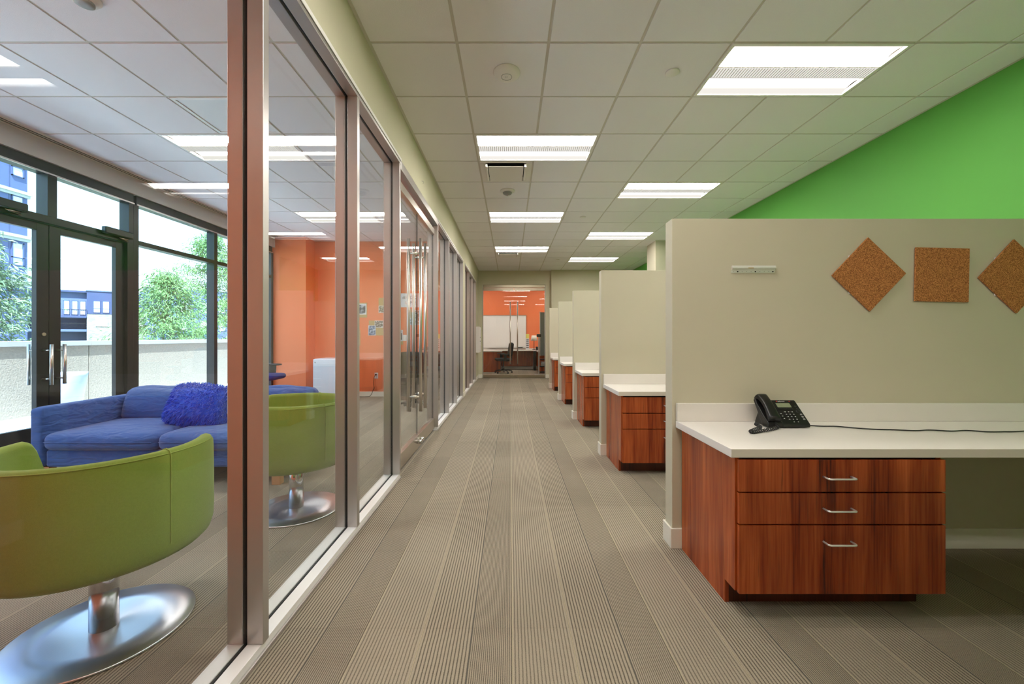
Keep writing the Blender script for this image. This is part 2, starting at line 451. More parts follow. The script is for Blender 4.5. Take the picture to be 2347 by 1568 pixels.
# ------------------------------------------------------------------ ceiling: slab, grid, tiles
ceiling = tag(box('ceiling', M['grid'], None, -4.9, 4.0, YN - .3, 16.0, CEIL + .10, CEIL + .5), 'suspended ceiling of square off-white mineral tiles', 'ceiling', kind='structure')
used = set()
L_LIGHTS = [(0, n) for n in (-6, -2, 2, 6, 10)]; R_LIGHTS = [(3, n) for n in (-6, 0, 4, 8, 12)]; S_LIGHTS = [(-5, n) for n in (-2, 2, 6)]  # rearmost desk light sits off the row's spacing, added to brighten the nearest partition
FAR_LIGHTS = [(-2, 18), (2, 18)]; PANTRY = [(-4, 12)]
for k, n in L_LIGHTS + R_LIGHTS + S_LIGHTS + FAR_LIGHTS + PANTRY: used |= {(k, n), (k + 1, n)}
used |= {(0, 3), (0, 11), (-4, 1), (-2, 6)}
g = MB()
LIT = L_LIGHTS + R_LIGHTS + S_LIGHTS + FAR_LIGHTS + PANTRY
cut = {(k + 1, n) for k, n in LIT}
for k in range(-7, 7):
    x = gx(k)
    if not XW < x < XR: continue
    y0 = YN
    for n in range(-9, 21):
        if (k, n) in cut:
            g.box(x - .012, x + .012, y0, gy(n), CEIL + .006, CEIL + .03); y0 = gy(n + 1)
    g.box(x - .012, x + .012, y0, YO, CEIL + .006, CEIL + .03)
for n in range(-9, 21):
    y = gy(n)
    if y < YO: g.box(XW, XR, y - .012, y + .012, CEIL + .0055, CEIL + .03)
for x0, x1 in ((XL, XL + .022), (XR - .022, XR), (XI - .022, XI), (XW + .03, XW + .052)): g.box(x0, x1, YN, YF, CEIL - .001, CEIL + .03)
for y0, y1, x0, x1 in ((YF - .022, YF, XL, XR), (YL - .022, YL, XW, XI)): g.box(x0, x1, y0, y1, CEIL - .001, CEIL + .03)
g.build('ceiling_grid', M['grid'], ceiling)
GAP = .0105
ttile = MB().box(GAP, T - GAP, GAP, T - GAP, 0, .02).mesh('ceiling_tile', M['tile'])
rest = MB()
for k in range(-7, 7):
    for n in range(-9, 21):
        if (k, n) in used: continue
        spans = []
        for a, b in ((XW, XI), (XL, XR)):
            x0, x1 = max(gx(k), a), min(gx(k + 1), b)
            if x1 - x0 > .06: spans.append((x0, x1))
        for x0, x1 in spans:
            segs = [(YN, YL), (YL + .15, YF), (YF + .1, YO)] if x1 < -1 else [(YN, YF), (YF + .1, YO)]
            for a, b in segs:
                y0, y1 = max(gy(n), a), min(gy(n + 1), b)
                if y1 - y0 < .05: continue
                vis = n >= -2 and y0 < YF and not (x1 < -1 and y0 > YL)
                if vis and x1 - x0 > T - .01 and y1 - y0 > T - .01: put_tile(ttile, gx(k), gy(n), 'ceiling_tile', ceiling, CEIL)
                elif vis: MB().box(x0 + GAP, x1 - GAP, y0 + GAP, y1 - GAP, CEIL, CEIL + .02).build('ceiling_tile', M['tile'], ceiling)
                else: rest.box(x0 + GAP, x1 - GAP, y0 + GAP, y1 - GAP, CEIL, CEIL + .02)
o = rest.build('ceiling_tile_field', M['tile'], ceiling); o['kind'] = 'stuff'

# ------------------------------------------------------------------ walls
def wall(name, m, boxes, label):
    b = MB()
    for q in boxes: b.box(*q)
    return tag(b.build(name, m), label, 'wall', kind='structure')
HB = 2.742
wall('wall_left', M['paint'], [(XI, XL, YN, YF, HB, CEIL + .1), (XI, XL, YN, .568, 0, HB), (XI, XL, 8.172, 8.508, 0, HB), (XI, XL, 11.222, YF, 0, HB)], 'beige drywall header and piers framing the glazed hall front')
wall('wall_right', M['green'], [(XR, XR + .2, YN - .2, YF + .1, -.05, CEIL + .1)], 'bright green side wall rising behind the desk partitions')
wall('wall_far', M['paint'], [(XI, -.82, YF, YF + .14, 0, CEIL + .1), (1.04, 1.22, YF, YF + .14, 0, CEIL + .1), (-.82, 1.04, YF, YF + .14, 2.755, CEIL + .1),
                              (1.2, XR, YF - .12, YF + .14, 0, CEIL + .1)], 'olive beige wall at the hall end around the glass doors')
wall('wall_near', M['paint'], [(-1.0, XR, YN - .15, YN, -.05, CEIL + .1)], 'beige wall closing the hall behind the viewer')
wall('wall_lounge_near', M['orange'], [(-4.9, -1.005, .42, .572, -.05, CEIL + .1)], 'orange wall closing the near end of the lounge')
wall('wall_lounge_far', M['orange'], [(XW - .1, XI, YL, YL + .15, 0, CEIL + .1)], 'orange end wall of the lounge pinned with prints')
wall('wall_pier', M['orange'], [(XW - .1, -3.99, 7.97, YL, 0, CEIL + .1)], 'orange square pier beside the window at the lounge end')
wall('wall_window', M['bulk'], [(XW - .13, XW + .03, YN, YL, 2.962, CEIL + .1), (XW - .13, XW, YN, .565, -.05, 2.962)], 'grey bulkhead running above the lounge windows')
wall('wall_pantry', M['white_wall'], [(XW - .1, XW, YL + .15, YF + .14, 0, CEIL + .1), (XW, XI, YF, YF + .14, 0, CEIL + .1)], 'white walls of the room past the lounge')
wall('wall_office_back', M['orange'], [(-2.7, 2.4, YO, YO + .15, 0, CEIL + .1)], 'orange back wall of the office behind the far glass doors')
wall('wall_office_side', M['paint'], [(-2.85, -2.7, YF + .14, YO + .15, 0, CEIL + .1), (2.4, 2.55, YF + .14, YO + .15, 0, CEIL + .1)], 'side walls of the far office')
col = tag(box('column', M['part'], None, 2.94, XR, 8.26, 8.78, 0, CEIL + .02), 'square beige column standing beyond the second partition', 'column', kind='structure')

def baseboard(name, boxes, label):
    b = MB()
    for q in boxes: b.box(*q)
    return tag(b.build(name, M['base'], bevel=.003), label, 'baseboard', kind='structure')
baseboard('baseboard_left', [(XL, XL + .012, 8.172, 8.508, 0, .1), (XL, XL + .012, 11.222, YF, 0, .1)], 'white baseboard along the left piers')
baseboard('baseboard_far', [(XL, -.82, YF - .012, YF, 0, .11), (1.04, 1.2, YF - .012, YF, 0, .11)], 'white baseboard on both sides of the far doors')
baseboard('baseboard_lounge', [(-3.99, XI, YL - .012, YL, 0, .1), (-3.99, -3.978, 7.97, YL, 0, .1), (XW, -3.978, 7.958, 7.97, 0, .1)], 'white baseboard under the orange lounge wall')
baseboard('baseboard_right', [(XR - .012, XR, YN, YF, 0, .11)], 'white baseboard along the green wall')
baseboard('baseboard_office', [(-2.7, 2.4, YO - .012, YO, 0, .11)], 'pale baseboard under the far office wall')

# ------------------------------------------------------------------ glazed hall front
def glazing(name, label, ys, hide=()):
    root = thing(name, label, 'window', kind='structure')
    for y in ys:
        b = MB().box(XI, -1.021, y - .019, y + .019, .045, 2.705).box(-1.004, XL + .002, y - .019, y + .019, .045, 2.705)
        o = b.build('mullion', M['alu'], root, .0015)
        MB().box(-1.021, -1.004, y - .015, y + .015, .045, 2.705).build('gasket', M['gasket'], o)
    a, c = ys[0] - .019, ys[-1] + .019
    b = MB().box(XI, -1.021, a, c, 2.705, HB).box(-1.004, XL + .004, a, c, 2.705, HB)
    o = b.build('head_rail', M['alu'], root, .0015)
    MB().box(-1.021, -1.004, a, c, 2.71, HB).build('gasket', M['gasket'], o)
    b = MB().box(XI, -1.021, a, c, 0, .045).box(-1.004, XL - .004, a, c, 0, .045)
    o = b.build('sill_rail', M['sill'], root, .0015)
    MB().box(-1.021, -1.004, a, c, 0, .041).build('gasket', M['gasket'], o)
    box('sill_base', M['alu'], root, XL - .004, XL + .006, a, c, 0, .016, .002)
    box('head_trim', M['trim'], root, XL + .0045, XL + .010, a, c, 2.728, HB + .012, .002)
    for p, q in zip(ys, ys[1:]):
        box('pane', M['glass'], root, -1.0165, -1.0085, p + .012, q - .012, .03, 2.715)
    return root
Y1 = [.59, 1.577, 2.537, 3.50]
glazing('window_1', 'floor to ceiling glass front of the lounge in aluminium posts', Y1)
glazing('window_2', 'glass front bays past the glass double doors', [5.335, 6.30, 7.23, 8.153])
glazing('window_3', 'farthest glass front bays past the beige pier', [8.527, 9.42, 10.31, 11.203])

# glass double doors in that front
def pull(mbX, y, z0, z1, root, m, axis='y', r=.0165):
    pass
d2 = thing('door_1', 'pair of frameless glass doors with long steel bar pulls in the hall front', 'door', kind='structure')
b = MB().box(XI, XL + .004, 3.519, 5.316, 2.665, HB); b.build('head_rail', M['alu'], d2, .002)
for ya, yb, yh in ((3.527, 4.412, 4.31), (4.424, 5.309, 4.54)):
    leaf = MB().box(-1.0165, -1.0045, ya, yb, .165, 2.545).build('glass_leaf', M['glass'], d2)
    box('top_rail', M['steel'], d2, -1.035, -.985, ya, yb, 2.545, 2.62, .003)
    box('bottom_rail', M['steel'], d2, -1.035, -.985, ya, yb, .03, .165, .003)
    for x in (-1.075, -.946):
        h = MB().cyl((x, yh, .433), (x, yh, 2.256), .0165, n=18).build('bar_pull', M['steel'], d2)
    for z in (.585, 2.10):
        MB().cyl((-1.075, yh, z), (-.946, yh, z), .011, n=12).build('standoff', M['steel'], d2)
        MB().cyl((-1.03, yh, z), (-.99, yh, z), .019, n=16).build('rosette', M['steel'], d2)
    e = yb if ya < 4 else ya
    MB().cyl((-.985, e + (-.05 if ya < 4 else .05), .10), (-.945, e + (-.05 if ya < 4 else .05), .10), .022, n=16).build('floor_lock', M['chrome'], d2)
box('edge_seal', M['gasket'], d2, -1.016, -1.005, 4.4125, 4.4235, .165, 2.545)  # added strip that draws the dark look of the gap between the glass edges

# far glass double doors
d3 = thing('door_2', 'pair of glass doors with tall bar pulls at the hall end', 'door', kind='structure')
for x0, x1 in ((-.815, -.80), (1.02, 1.035)): box('jamb', M['alu'], d3, x0, x1, YF + .01, YF + .11, 0, 2.755)
box('header', M['bronze'], d3, -.80, 1.02, YF + .03, YF + .11, 2.675, 2.755, .003)
for xa, xb, xh in ((-.80, .106, 0.0), (.114, 1.02, .215)):
    box('glass_leaf', M['glass'], d3, xa, xb, YF + .055, YF + .067, .09, 2.59)
    box('top_rail', M['bronze'], d3, xa, xb, YF + .035, YF + .087, 2.585, 2.665, .003)
    box('bottom_rail', M['bronze'], d3, xa, xb, YF + .035, YF + .087, .008, .095, .003)
    for y in (YF - .01, YF + .13):
        MB().cyl((xh, y, .41), (xh, y, 2.25), .0165, n=14).build('bar_pull', M['steel'], d3)
    for z in (.6, 2.08): MB().cyl((xh, YF - .01, z), (xh, YF + .13, z), .010, n=10).build('standoff', M['steel'], d3)
    MB().cyl((xb - .08 if xa < 0 else xa + .08, YF + .02, .05), (xb - .08 if xa < 0 else xa + .08, YF + .036, .05), .016, n=12).build('floor_lock', M['chrome'], d3)

# ------------------------------------------------------------------ lounge window wall and terrace doors
XG = XW - .07
def wv(root, y0, y1, z0, z1, name='mullion', x0=XW - .12, x1=XW): return box(name, M['dark'], root, x0, x1, y0, y1, z0, z1, .002)
def win(name, label, ys, transom=True):
    r = thing(name, label, 'window', kind='structure')
    wv(r, ys[0], ys[-1], 2.85, 2.962, 'head_frame'); wv(r, ys[0], ys[-1], 0, .10, 'sill_frame')
    box('head_stop', M['alu'], r, XW, XW + .012, ys[0], ys[-1], 2.845, 2.86)
    for y in ys: wv(r, y - .035, y + .035, .10, 2.85)
    for a, c in zip(ys, ys[1:]):
        wv(r, a + .035, c - .035, 2.36, 2.415, 'transom')
        box('pane', M['glass_w'], r, XG - .012, XG, a + .02, c - .02, 2.40, 2.86)
        box('pane', M['glass_w'], r, XG - .012, XG, a + .02, c - .02, .08, 2.375)
    return r
win('window_4', 'dark framed window bays beside the terrace doors', [5.045, 6.41, 7.93])
win('window_5', 'dark framed window bays of the near lounge', [.60, 1.90, 3.235])
d1 = thing('door_3', 'pair of dark framed glass doors to the terrace', 'door', kind='structure')
wv(d1, 3.27, 5.01, 2.85, 2.962, 'head_frame')
box('head_stop', M['alu'], d1, XW, XW + .012, 3.27, 5.01, 2.845, 2.86)
wv(d1, 3.27, 5.01, 2.355, 2.43, 'transom'); wv(d1, 4.08, 4.165, 2.43, 2.85, 'mullion')
wv(d1, 4.93, 5.01, 0, 2.355, 'jamb'); wv(d1, 3.27, 3.33, 0, 2.355, 'jamb')
wv(d1, 4.95, 5.01, 2.43, 2.85, 'mullion')
for a, c in ((3.27, 4.09), (4.155, 4.96)): box('pane', M['glass_w'], d1, XG - .012, XG, a, c, 2.42, 2.86)
for ya, yb in ((3.335, 4.118), (4.124, 4.925)):
    lf = wv(d1, ya, ya + .105, .012, 2.35, 'stile', XW - .085, XW - .035)
    wv(d1, yb - .105, yb, .012, 2.35, 'stile', XW - .085, XW - .035)
    wv(d1, ya + .105, yb - .105, 2.275, 2.35, 'top_rail', XW - .085, XW - .035); wv(d1, ya + .105, yb - .105, .012, .33, 'bottom_rail', XW - .085, XW - .035)
    box('pane', M['glass_w'], d1, XG, XG + .012, ya + .09, yb - .09, .32, 2.29)
    yh = yb - .055 if ya < 4 else ya + .06
    for x, s in ((XW + .055, 1), (XW - .17, -1)):
        b = MB().cyl((x, yh, .74), (x, yh, 1.145), .0145, n=14)
        h = b.build('pull_handle', M['steel'], d1)
        b = MB()
        for z in (.80, 1.085): b.cyl((x, yh, z), (XW - .035 if s > 0 else XW - .085, yh, z), .009, n=10)
        b.build('standoff', M['steel'], h)
    if ya < 4: MB().cyl((XW - .036, yb - .045, 1.245), (XW - .026, yb - .045, 1.245), .017, n=16).build('lock_cylinder', M['steel'], d1)
    yc = 3.72 if ya < 4 else 4.80
    cl = box('closer', M['dark'], d1, XW + .001, XW + .06, yc - .19, yc + .15, 2.395, 2.475, .012)
    MB().tube([(XW + .03, yc + .1, 2.385), (XW + .06, yc - .03, 2.375), (XW - .03, yc + .21, 2.37)], .007).build('closer_arm', M['steel'], cl)

sd = thing('slot_diffuser', 'white linear air slot along the lounge ceiling by the bulkhead', 'air vent')
box('trim_strip', M['trim'], sd, XW + .030, XW + .044, .6, 7.95, CEIL - .012, CEIL + .004)
box('trim_strip', M['trim'], sd, XW + .078, XW + .084, .6, 7.95, CEIL - .012, CEIL + .004)
box('trim_strip', M['trim'], sd, XW + .118, XW + .130, .6, 7.95, CEIL - .012, CEIL + .004)
box('slot', M['gasket'], sd, XW + .044, XW + .078, .6, 7.95, CEIL - .004, CEIL + .004)
box('slot', M['gasket'], sd, XW + .084, XW + .118, .6, 7.95, CEIL - .004, CEIL + .004)

# ------------------------------------------------------------------ ceiling lights
def make_light(label, group, loc):
    r = thing('ceiling_light', label, 'light', loc, group=group)
    W, D = 2 * T, T
    b = MB()
    for q in ((.006, W - .006, .006, .028), (.006, W - .006, D - .028, D - .006), (.006, .028, .028, D - .028), (W - .028, W - .006, .028, D - .028)):
        b.box(q[0], q[1], q[2], q[3], -.004, .02)
    b.build('frame', M['trim'], r)
    for y0, y1 in ((.028, .240), (D - .240, D - .028)):
        b = MB(); n = 8; prof = []
        for i in range(n + 1):
            t = i / n; prof.append((y0 + (y1 - y0) * t, .004 + .03 * math.sin(PI * t)))
        vs = [(x, y, z) for x in (.028, W - .028) for y, z in prof]
        b.add(vs, [(i, i + 1, n + 2 + i, n + 1 + i) for i in range(n)], True)
        b.build('lens', M['lens'], r, recalc=False)
    k = MB().prism([(.244, .006), (.250, -.004), (D - .250, -.004), (D - .244, .006)], 'x', .028, W - .028).build('basket', M['basket'], r)
    b = MB()
    for i in range(58):
        x = .03 + (W - .06) * i / 57; b.box(x - .0022, x + .0022, .256, D - .256, -.0062, -.0038)
    b.build('basket_slot', M['trim'], k)
    b = MB()
    for y in (.242, D - .242): b.box(.028, W - .028, y - .003, y + .003, -.005, .008)
    b.build('basket_edge', M['grid'], k)
    box('housing', M['trim'], r, .004, W - .004, .004, D - .004, .05, .09)
    return r
ORD = ['nearest', 'second', 'third', 'fourth', 'fifth', 'sixth']
lab = {}
for i, (k, n) in enumerate(L_LIGHTS): lab[(k, n)] = ('bright ceiling light over the walkway, ' + ['well behind the viewer', 'just behind the viewer', 'nearest in view, before the square air vent', 'middle of the three in view', 'farthest, just before the glass doors'][i], 'lights over the walkway')
for i, (k, n) in enumerate(R_LIGHTS): lab[(k, n)] = ('bright ceiling light over the desks, ' + ['behind the viewer', 'largest and nearest in view', 'second in its row, left of the green wall', 'third in its row', 'smallest, last of its row'][i], 'lights over the desks')
for i, (k, n) in enumerate(S_LIGHTS): lab[(k, n)] = ('bright ceiling light in the lounge, ' + ['level with the near tub chair, out of view', 'just past the perforated air panel', 'nearer the orange end wall'][i], 'lounge lights')
for i, (k, n) in enumerate(FAR_LIGHTS): lab[(k, n)] = ('ceiling light in the far office, ' + ['left of the doors', 'right of the doors'][i], 'far office lights')
lab[PANTRY[0]] = ('ceiling light in the room past the lounge', 'pantry lights')
proto = None
for (k, n), (l, gname) in lab.items():
    if proto is None:
        proto = make_light(l, gname, (gx(k), gy(n), CEIL)); index_kids()
    else:
        o = copy_tree(proto); o.location = (gx(k), gy(n), CEIL); o['label'] = l; o['group'] = gname

# air vents, detectors, discs
def plate_vent(k, n, label):
    r = thing('ceiling_vent', label, 'air vent', (gx(k), gy(n), CEIL), group='square plate vents over the walkway')
    b = MB()
    for q in ((.01, T - .01, .01, .045), (.01, T - .01, T - .045, T - .01), (.01, .075, .045, T - .045), (T - .075, T - .01, .045, T - .045)): b.box(*q, -.003, .02)
    b.build('frame', M['trim'], r, .003)
    box('duct', M['gasket'], r, .03, T - .03, .03, T - .03, .05, .06)
    box('face_plate', M['trim'], r, .105, T - .105, .10, T - .06, -.022, -.012, .004)
    for x in (.085, T - .085):
        MB().prism([(.06, .0), (.06, -.035), (.075, -.042), (T - .12, -.03), (T - .1, 0)], 'x', x - .012, x + .012).build('side_blade', M['trim'], r, .004)
    return r
plate_vent(0, 3, 'square plate air vent just past the nearest walkway light')
plate_vent(0, 11, 'small distant square air vent past the last walkway light')
r = thing('ceiling_vent', 'perforated white air panel in the lounge ceiling beside the coral post', 'air vent', (gx(-4), gy(1), CEIL))
b = MB()
for q in ((.012, T - .012, .012, .04), (.012, T - .012, T - .04, T - .012), (.012, .04, .04, T - .04), (T - .04, T - .012, .04, T - .04)): b.box(*q, -.004, .02)
b.build('frame', M['trim'], r, .002)
def perf():
    m, nt, bs = newmat('perforated_metal'); tc = N(nt, 'TexCoord'); v = N(nt, 'TexVoronoi'); v.inputs['Randomness'].default_value = 0; v.inputs['Scale'].default_value = 110
    nt.links.new(tc.outputs['Object'], v.inputs['Vector']); f = math_(nt, 'LESS_THAN', v.outputs['Distance'], .3)
    nt.links.new(mixc(nt, f, lin((222, 222, 222)), lin((60, 62, 66))), bs.inputs['Base Color']); return m
box('perforated_panel', perf(), r, .04, T - .04, .04, T - .04, .003, .008)
r = thing('ceiling_vent', 'slatted return air grille in the lounge ceiling near the glass doors', 'air vent', (gx(-2), gy(6), CEIL))
b = MB()
for q in ((.012, .46, .012, .04), (.012, .46, T - .04, T - .012), (.012, .04, .04, T - .04), (.43, .46, .04, T - .04)): b.box(*q, -.004, .02)
b.build('frame', M['trim'], r, .002); box('duct', M['gasket'], r, .03, .45, .03, T - .03, .022, .03)
for i in range(12): MB().prism([(.045 + i * .044, .004), (.052 + i * .044, .004), (.067 + i * .044, .02), (.060 + i * .044, .02)], 'x', .04, .43).build('slat', M['grey'], r)

r = thing('access_point', 'round white wireless puck on the nearest walkway ceiling tile', 'access point', (-.027, 3.01, CEIL))
MB().lathe([(.098, 0), (.100, -.008), (.094, -.020), (.075, -.030), (.045, -.035), (.005, -.036)], n=40).build('dome', M['trim'], r)
MB().lathe([(.040, -.0352), (.040, -.0368), (.037, -.0368), (.0369, -.0352)], n=32).build('status_ring', M['grey'], r)
b = MB(); b.box(-.006, -.003, -.008, .008, -.0375, -.0358); b.box(.003, .006, -.008, .002, -.0375, -.0358); b.build('emblem', M['grey'], r)
r = thing('smoke_detector', 'round white smoke detector on the tile past the square vent', 'smoke detector', (-.038, 5.45, CEIL))
MB().lathe([(.098, 0), (.098, -.012), (.085, -.022), (.066, -.026), (.062, -.026)], n=36).build('base', M['trim'], r)
MB().lathe([(.060, -.026), (.060, -.034), (.050, -.050), (.030, -.056), (.002, -.057)], n=32).build('sensor_head', M['grey'], r)
MB().lathe([(.022, -.055), (.022, -.064), (.010, -.068), (.002, -.068)], n=20).build('strobe', M['chrome'], r)
r = thing('smoke_detector', 'white round detector at the top edge over the lounge', 'smoke detector', (-2.44, 2.34, CEIL))
MB().lathe([(.075, 0), (.075, -.012), (.06, -.03), (.03, -.036), (.002, -.036)], n=32).build('base', M['trim'], r)
MB().lathe([(.045, -.033), (.045, -.045), (.02, -.05), (.002, -.05)], n=24).build('sensor_head', M['grey'], r)
for x, y, l in ((1.194, 3.01, 'largest flat white sprinkler disc left of the big light'), (1.18, 6.64, 'middle flat white sprinkler disc on the ceiling'), (1.19, 10.3, 'farthest small sprinkler disc near the end wall')):
    r = thing('sprinkler_cover', l, 'sprinkler', (x, y, CEIL), group='flat sprinkler discs')
    MB().lathe([(.049, -.001), (.050, -.005), (.046, -.008), (.002, -.008)], n=28).build('cover_disc', M['trim'], r)
    MB().lathe([(.036, .004), (.036, -.001)], n=20).build('cup', M['gasket'], r)

r = thing('wall_hook', 'tiny white hook screwed to the beige header above the glass doors', 'hook', (XL, 4.37, 2.885))
MB().lathe([(.008, 0), (.008, .004)], n=12).xf(Matrix.Rotation(PI / 2, 4, 'Y')).build('rose', M['trim'], r)
MB().tube([(.003, 0, 0), (.016, 0, -.002), (.020, 0, -.012), (.016, 0, -.022), (.010, 0, -.018)], .0022, 6).build('hook_wire', M['trim'], r)
# ------------------------------------------------------------------ desk bays
STEP = 1.838; PX0 = .935; PT = .1
ORDP = ['off to the side of the viewer', 'nearest and tallest in view, with cork tiles', 'second from the viewer', 'third from the viewer', 'fourth from the viewer', 'last before the far doors']
for i in range(-1, 5):
    y = 2.36 + STEP * i
    r = thing('partition', 'beige chest-high desk partition wall, ' + ORDP[i + 1], 'partition', (PX0, y, 0), group='desk partitions', kind='structure')
    box('panel', M['part'], r, 0, XR - PX0, 0, PT, 0, 1.903, .002)
    b = MB().box(-.012, XR - PX0 - .02, -.012, 0, 0, .116).box(-.012, 0, 0, PT, 0, .116).box(-.012, XR - PX0 - .02, PT, PT + .012, 0, .116)
    b.build('baseboard', M['base'], r, .003)
# one drawer unit and one countertop; the other bays are copies
def make_cabinet(loc):
    r = thing('drawer_cabinet', '', 'cabinet', loc, group='desk drawer cabinets')
    # local origin: left back corner on the floor; y grows away from the viewer, so the front lies at -.573
    F = -.553
    MB().prism([(0, 0), (0, .694), (F, .694), (F, .105), (F + .085, .105), (F + .085, 0)], 'x', 0, .02).build('side_panel', M['wood'], r, .0012)
    MB().prism([(0, .105), (0, .694), (F, .694), (F, .105)], 'x', .885, .905).build('side_panel', M['wood'], r, .0012)
    box('carcass', M['gasket'], r, .021, .884, F + .004, -.01, .112, .69)
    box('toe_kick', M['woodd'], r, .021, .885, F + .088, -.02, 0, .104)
    for z0, z1, zh in ((.5455, .6855, .612), (.4055, .5395, .474), (.1015, .3995, .330)):
        d = box('drawer', M['wood'], r, .008, .906, F - .02, F - .001, z0, z1, .0018)
        yb, yf = F - .02, F - .056
        pts = [(.374, yb, zh)] + [(.374 + .012 * (1 - math.cos(a)), yf + .012 * (1 - math.sin(a)), zh) for a in [i * PI / 8 for i in range(5)]]
        pts = pts + [(.868 - p[0], p[1], p[2]) for p in pts[::-1]]
        MB().tube(pts, .0042, 10).build('handle', M['bright'], d)
    return r
def make_counter(loc):
    r = thing('countertop', '', 'countertop', loc, group='white desk countertops')
    W = XR - .955 - .003
    box('top', M['lamin'], r, 0, W, -.595, -.002, .697, .735, .002)
    box('front_edge', M['edge'], r, .001, W, -.5965, -.5952, .698, .734)
    box('backsplash', M['lamin'], r, .002, W, -.022, -.002, .7355, .838, .002)
    box('backsplash_end', M['edge'], r, .0005, .0019, -.021, -.003, .736, .837)
    box('support_panel', M['wood'], r, W - .03, W - .01, -.56, -.03, .12, .696)
    return r
CL = ['with three wire handles under the phone desk', 'behind the near partition, second from the viewer', 'third from the viewer', 'fourth from the viewer', 'last and smallest before the far doors']
cab = make_cabinet((.986, 2.358, 0)); top = make_counter((.955, 2.36, 0)); index_kids()
for i in range(5):
    c = cab if i == 0 else copy_tree(cab); t = top if i == 0 else copy_tree(top)
    c.location.y = 2.347 + STEP * i; t.location.y = 2.36 + STEP * i
    c['label'] = 'cherry wood three-drawer cabinet ' + CL[i]
    t['label'] = 'white laminate desk countertop ' + ['carrying the black phone', 'behind the near partition, second from the viewer', 'third from the viewer', 'fourth from the viewer', 'last and smallest before the far doors'][i]

# wall-hung pieces of the first bay
YP = 2.36
def cork(px, py, ang, l, size=.302):
    x, z = at(px, py, YP - .01)
    r = thing('cork_tile', l, 'cork board', (x, YP, z), group='cork squares on the near partition')
    h = size / 2; b = MB().box(-h, h, -.013, -.004, -h, h); b.xf(Matrix.Rotation(ang, 4, 'Y')); b.build('cork_sheet', M['cork'], r, .002)
    b = MB()
    for sx in (-.09, .09):
        for sz in (-.09, .09): b.box(sx - .02, sx + .02, -.004, 0, sz - .02, sz + .02)
    b.build('foam_pad', M['paper'], r)
cork(1991.5, 629, math.radians(43.5), 'cork square hung as a diamond nearest the metal rail')
cork(2159, 630, math.radians(1.2), 'cork square hung level between the two diamonds', .31)
cork(2327, 633.5, math.radians(43), 'cork diamond cut by the right picture edge')
x, z = at(1725.5, 618, YP)
r = thing('display_rail', 'short silver metal map rail screwed to the near partition', 'rail', (x, YP, z))
MB().prism([(0, .022), (-.010, .022), (-.016, .012), (-.016, .004), (-.007, .002), (-.007, -.006), (0, -.006)], 'x', -.124, .126).build('channel', M['bright'], r, .0008)
box('flange', M['bright'], r, -.127, .124, -.004, 0, -.019, -.006)
for dx in (-.09, .012, .113): MB().cyl((dx, -.0045, -.0125), (dx, -.003, -.0125), .0042, n=12).build('screw_hole', M['gasket'], r)
b = MB()
for i in range(10): b.cyl((-.115 + i * .0255, -.0045, -.011), (-.115 + i * .0255, -.003, -.011), .0016, n=8)
b.build('pin_hole', M['gasket'], r)
box('sticker', M['kraft'], r, -.035, -.005, -.0168, -.0158, .004, .009)

# telephone
CT = .735
ph = thing('desk_phone', 'black office desk phone with small grey screen on white desk', 'telephone', (1.356, 2.16, CT))
A = math.atan2(.107, .122); L = .162
def face(M_, x, v, dz=0): return None
FM = Matrix.Translation((0, .002, .024)) @ Matrix.Rotation(A, 4, 'X')       # face frame: x across, y up the slope, z out of it
MB().prism([(0, .006), (0, .022), (.004, .026), (.118, .128), (.126, .131), (.132, .126), (.128, .112), (.060, .030), (.056, .004)], 'x', .088, .232).build('body', M['black'], ph, .003)
MB().prism([(0, .006), (0, .030), (.030, .050), (.100, .112), (.122, .140), (.134, .132), (.060, .02), (.05, .004)], 'x', .008, .088).build('cradle', M['black'], ph, .004)
MB().prism([(.03, 0), (.15, 0), (.155, .006), (.115, .085), (.095, .07)], 'x', .03, .20).build('stand', M['black'], ph, .002)
hs = MB(); pts = []
for i in range(13):
    t = i / 12; y = .002 + .124 * t; z = .038 + .112 * t + .026 * math.sin(PI * t) ** .8; pts.append((y, z))
vs = []; fs = []
for i, (y, z) in enumerate(pts):
    t = i / 12; wd = .026 + .006 * abs(2 * t - 1) ** 2; th = .013 + .010 * abs(2 * t - 1) ** 3
    nx, nz = -math.sin(A), math.cos(A)
    ring = []
    for k in range(14):
        a = 2 * PI * k / 14; cx, cz = math.cos(a), math.sin(a)
        cx = math.copysign(abs(cx) ** .55, cx); cz = math.copysign(abs(cz) ** .55, cz)
        ring.append((.044 + wd * cx, y + nx * th * cz, z + nz * th * cz))
    vs += ring
for i in range(12):
    for k in range(14): fs.append((i*14+k, i*14+(k+1)%14, (i+1)*14+(k+1)%14, (i+1)*14+k))
hs.add(vs, fs, True); hs.f += [tuple(range(14)), tuple(range(12*14, 13*14))]; hs.sm += [False, False]
hand = hs.build('handset', M['black'], ph)
b = MB().box(.026, .062, .004, .016, .0, .004); b.xf(Matrix.Translation((0, .0, .052)) @ Matrix.Rotation(A, 4, 'X')); b.build('handset_badge', M['grey'], hand)
def onface(name, m, x0, x1, v0, v1, h, bev=0, parent=ph):
    b = MB().box(x0, x1, v0, v1, -.001, h); b.xf(FM); return b.build(name, m, parent, bev)
scr = onface('screen_bezel', M['gasket'], .108, .196, .104, .143, .0015)
onface('screen', M['lcd'], .114, .190, .109, .139, .0022, 0, scr)
for i in range(4): onface('key', M['key'], .114 + i * .020, .129 + i * .020, .096, .1005, .003, .0008)
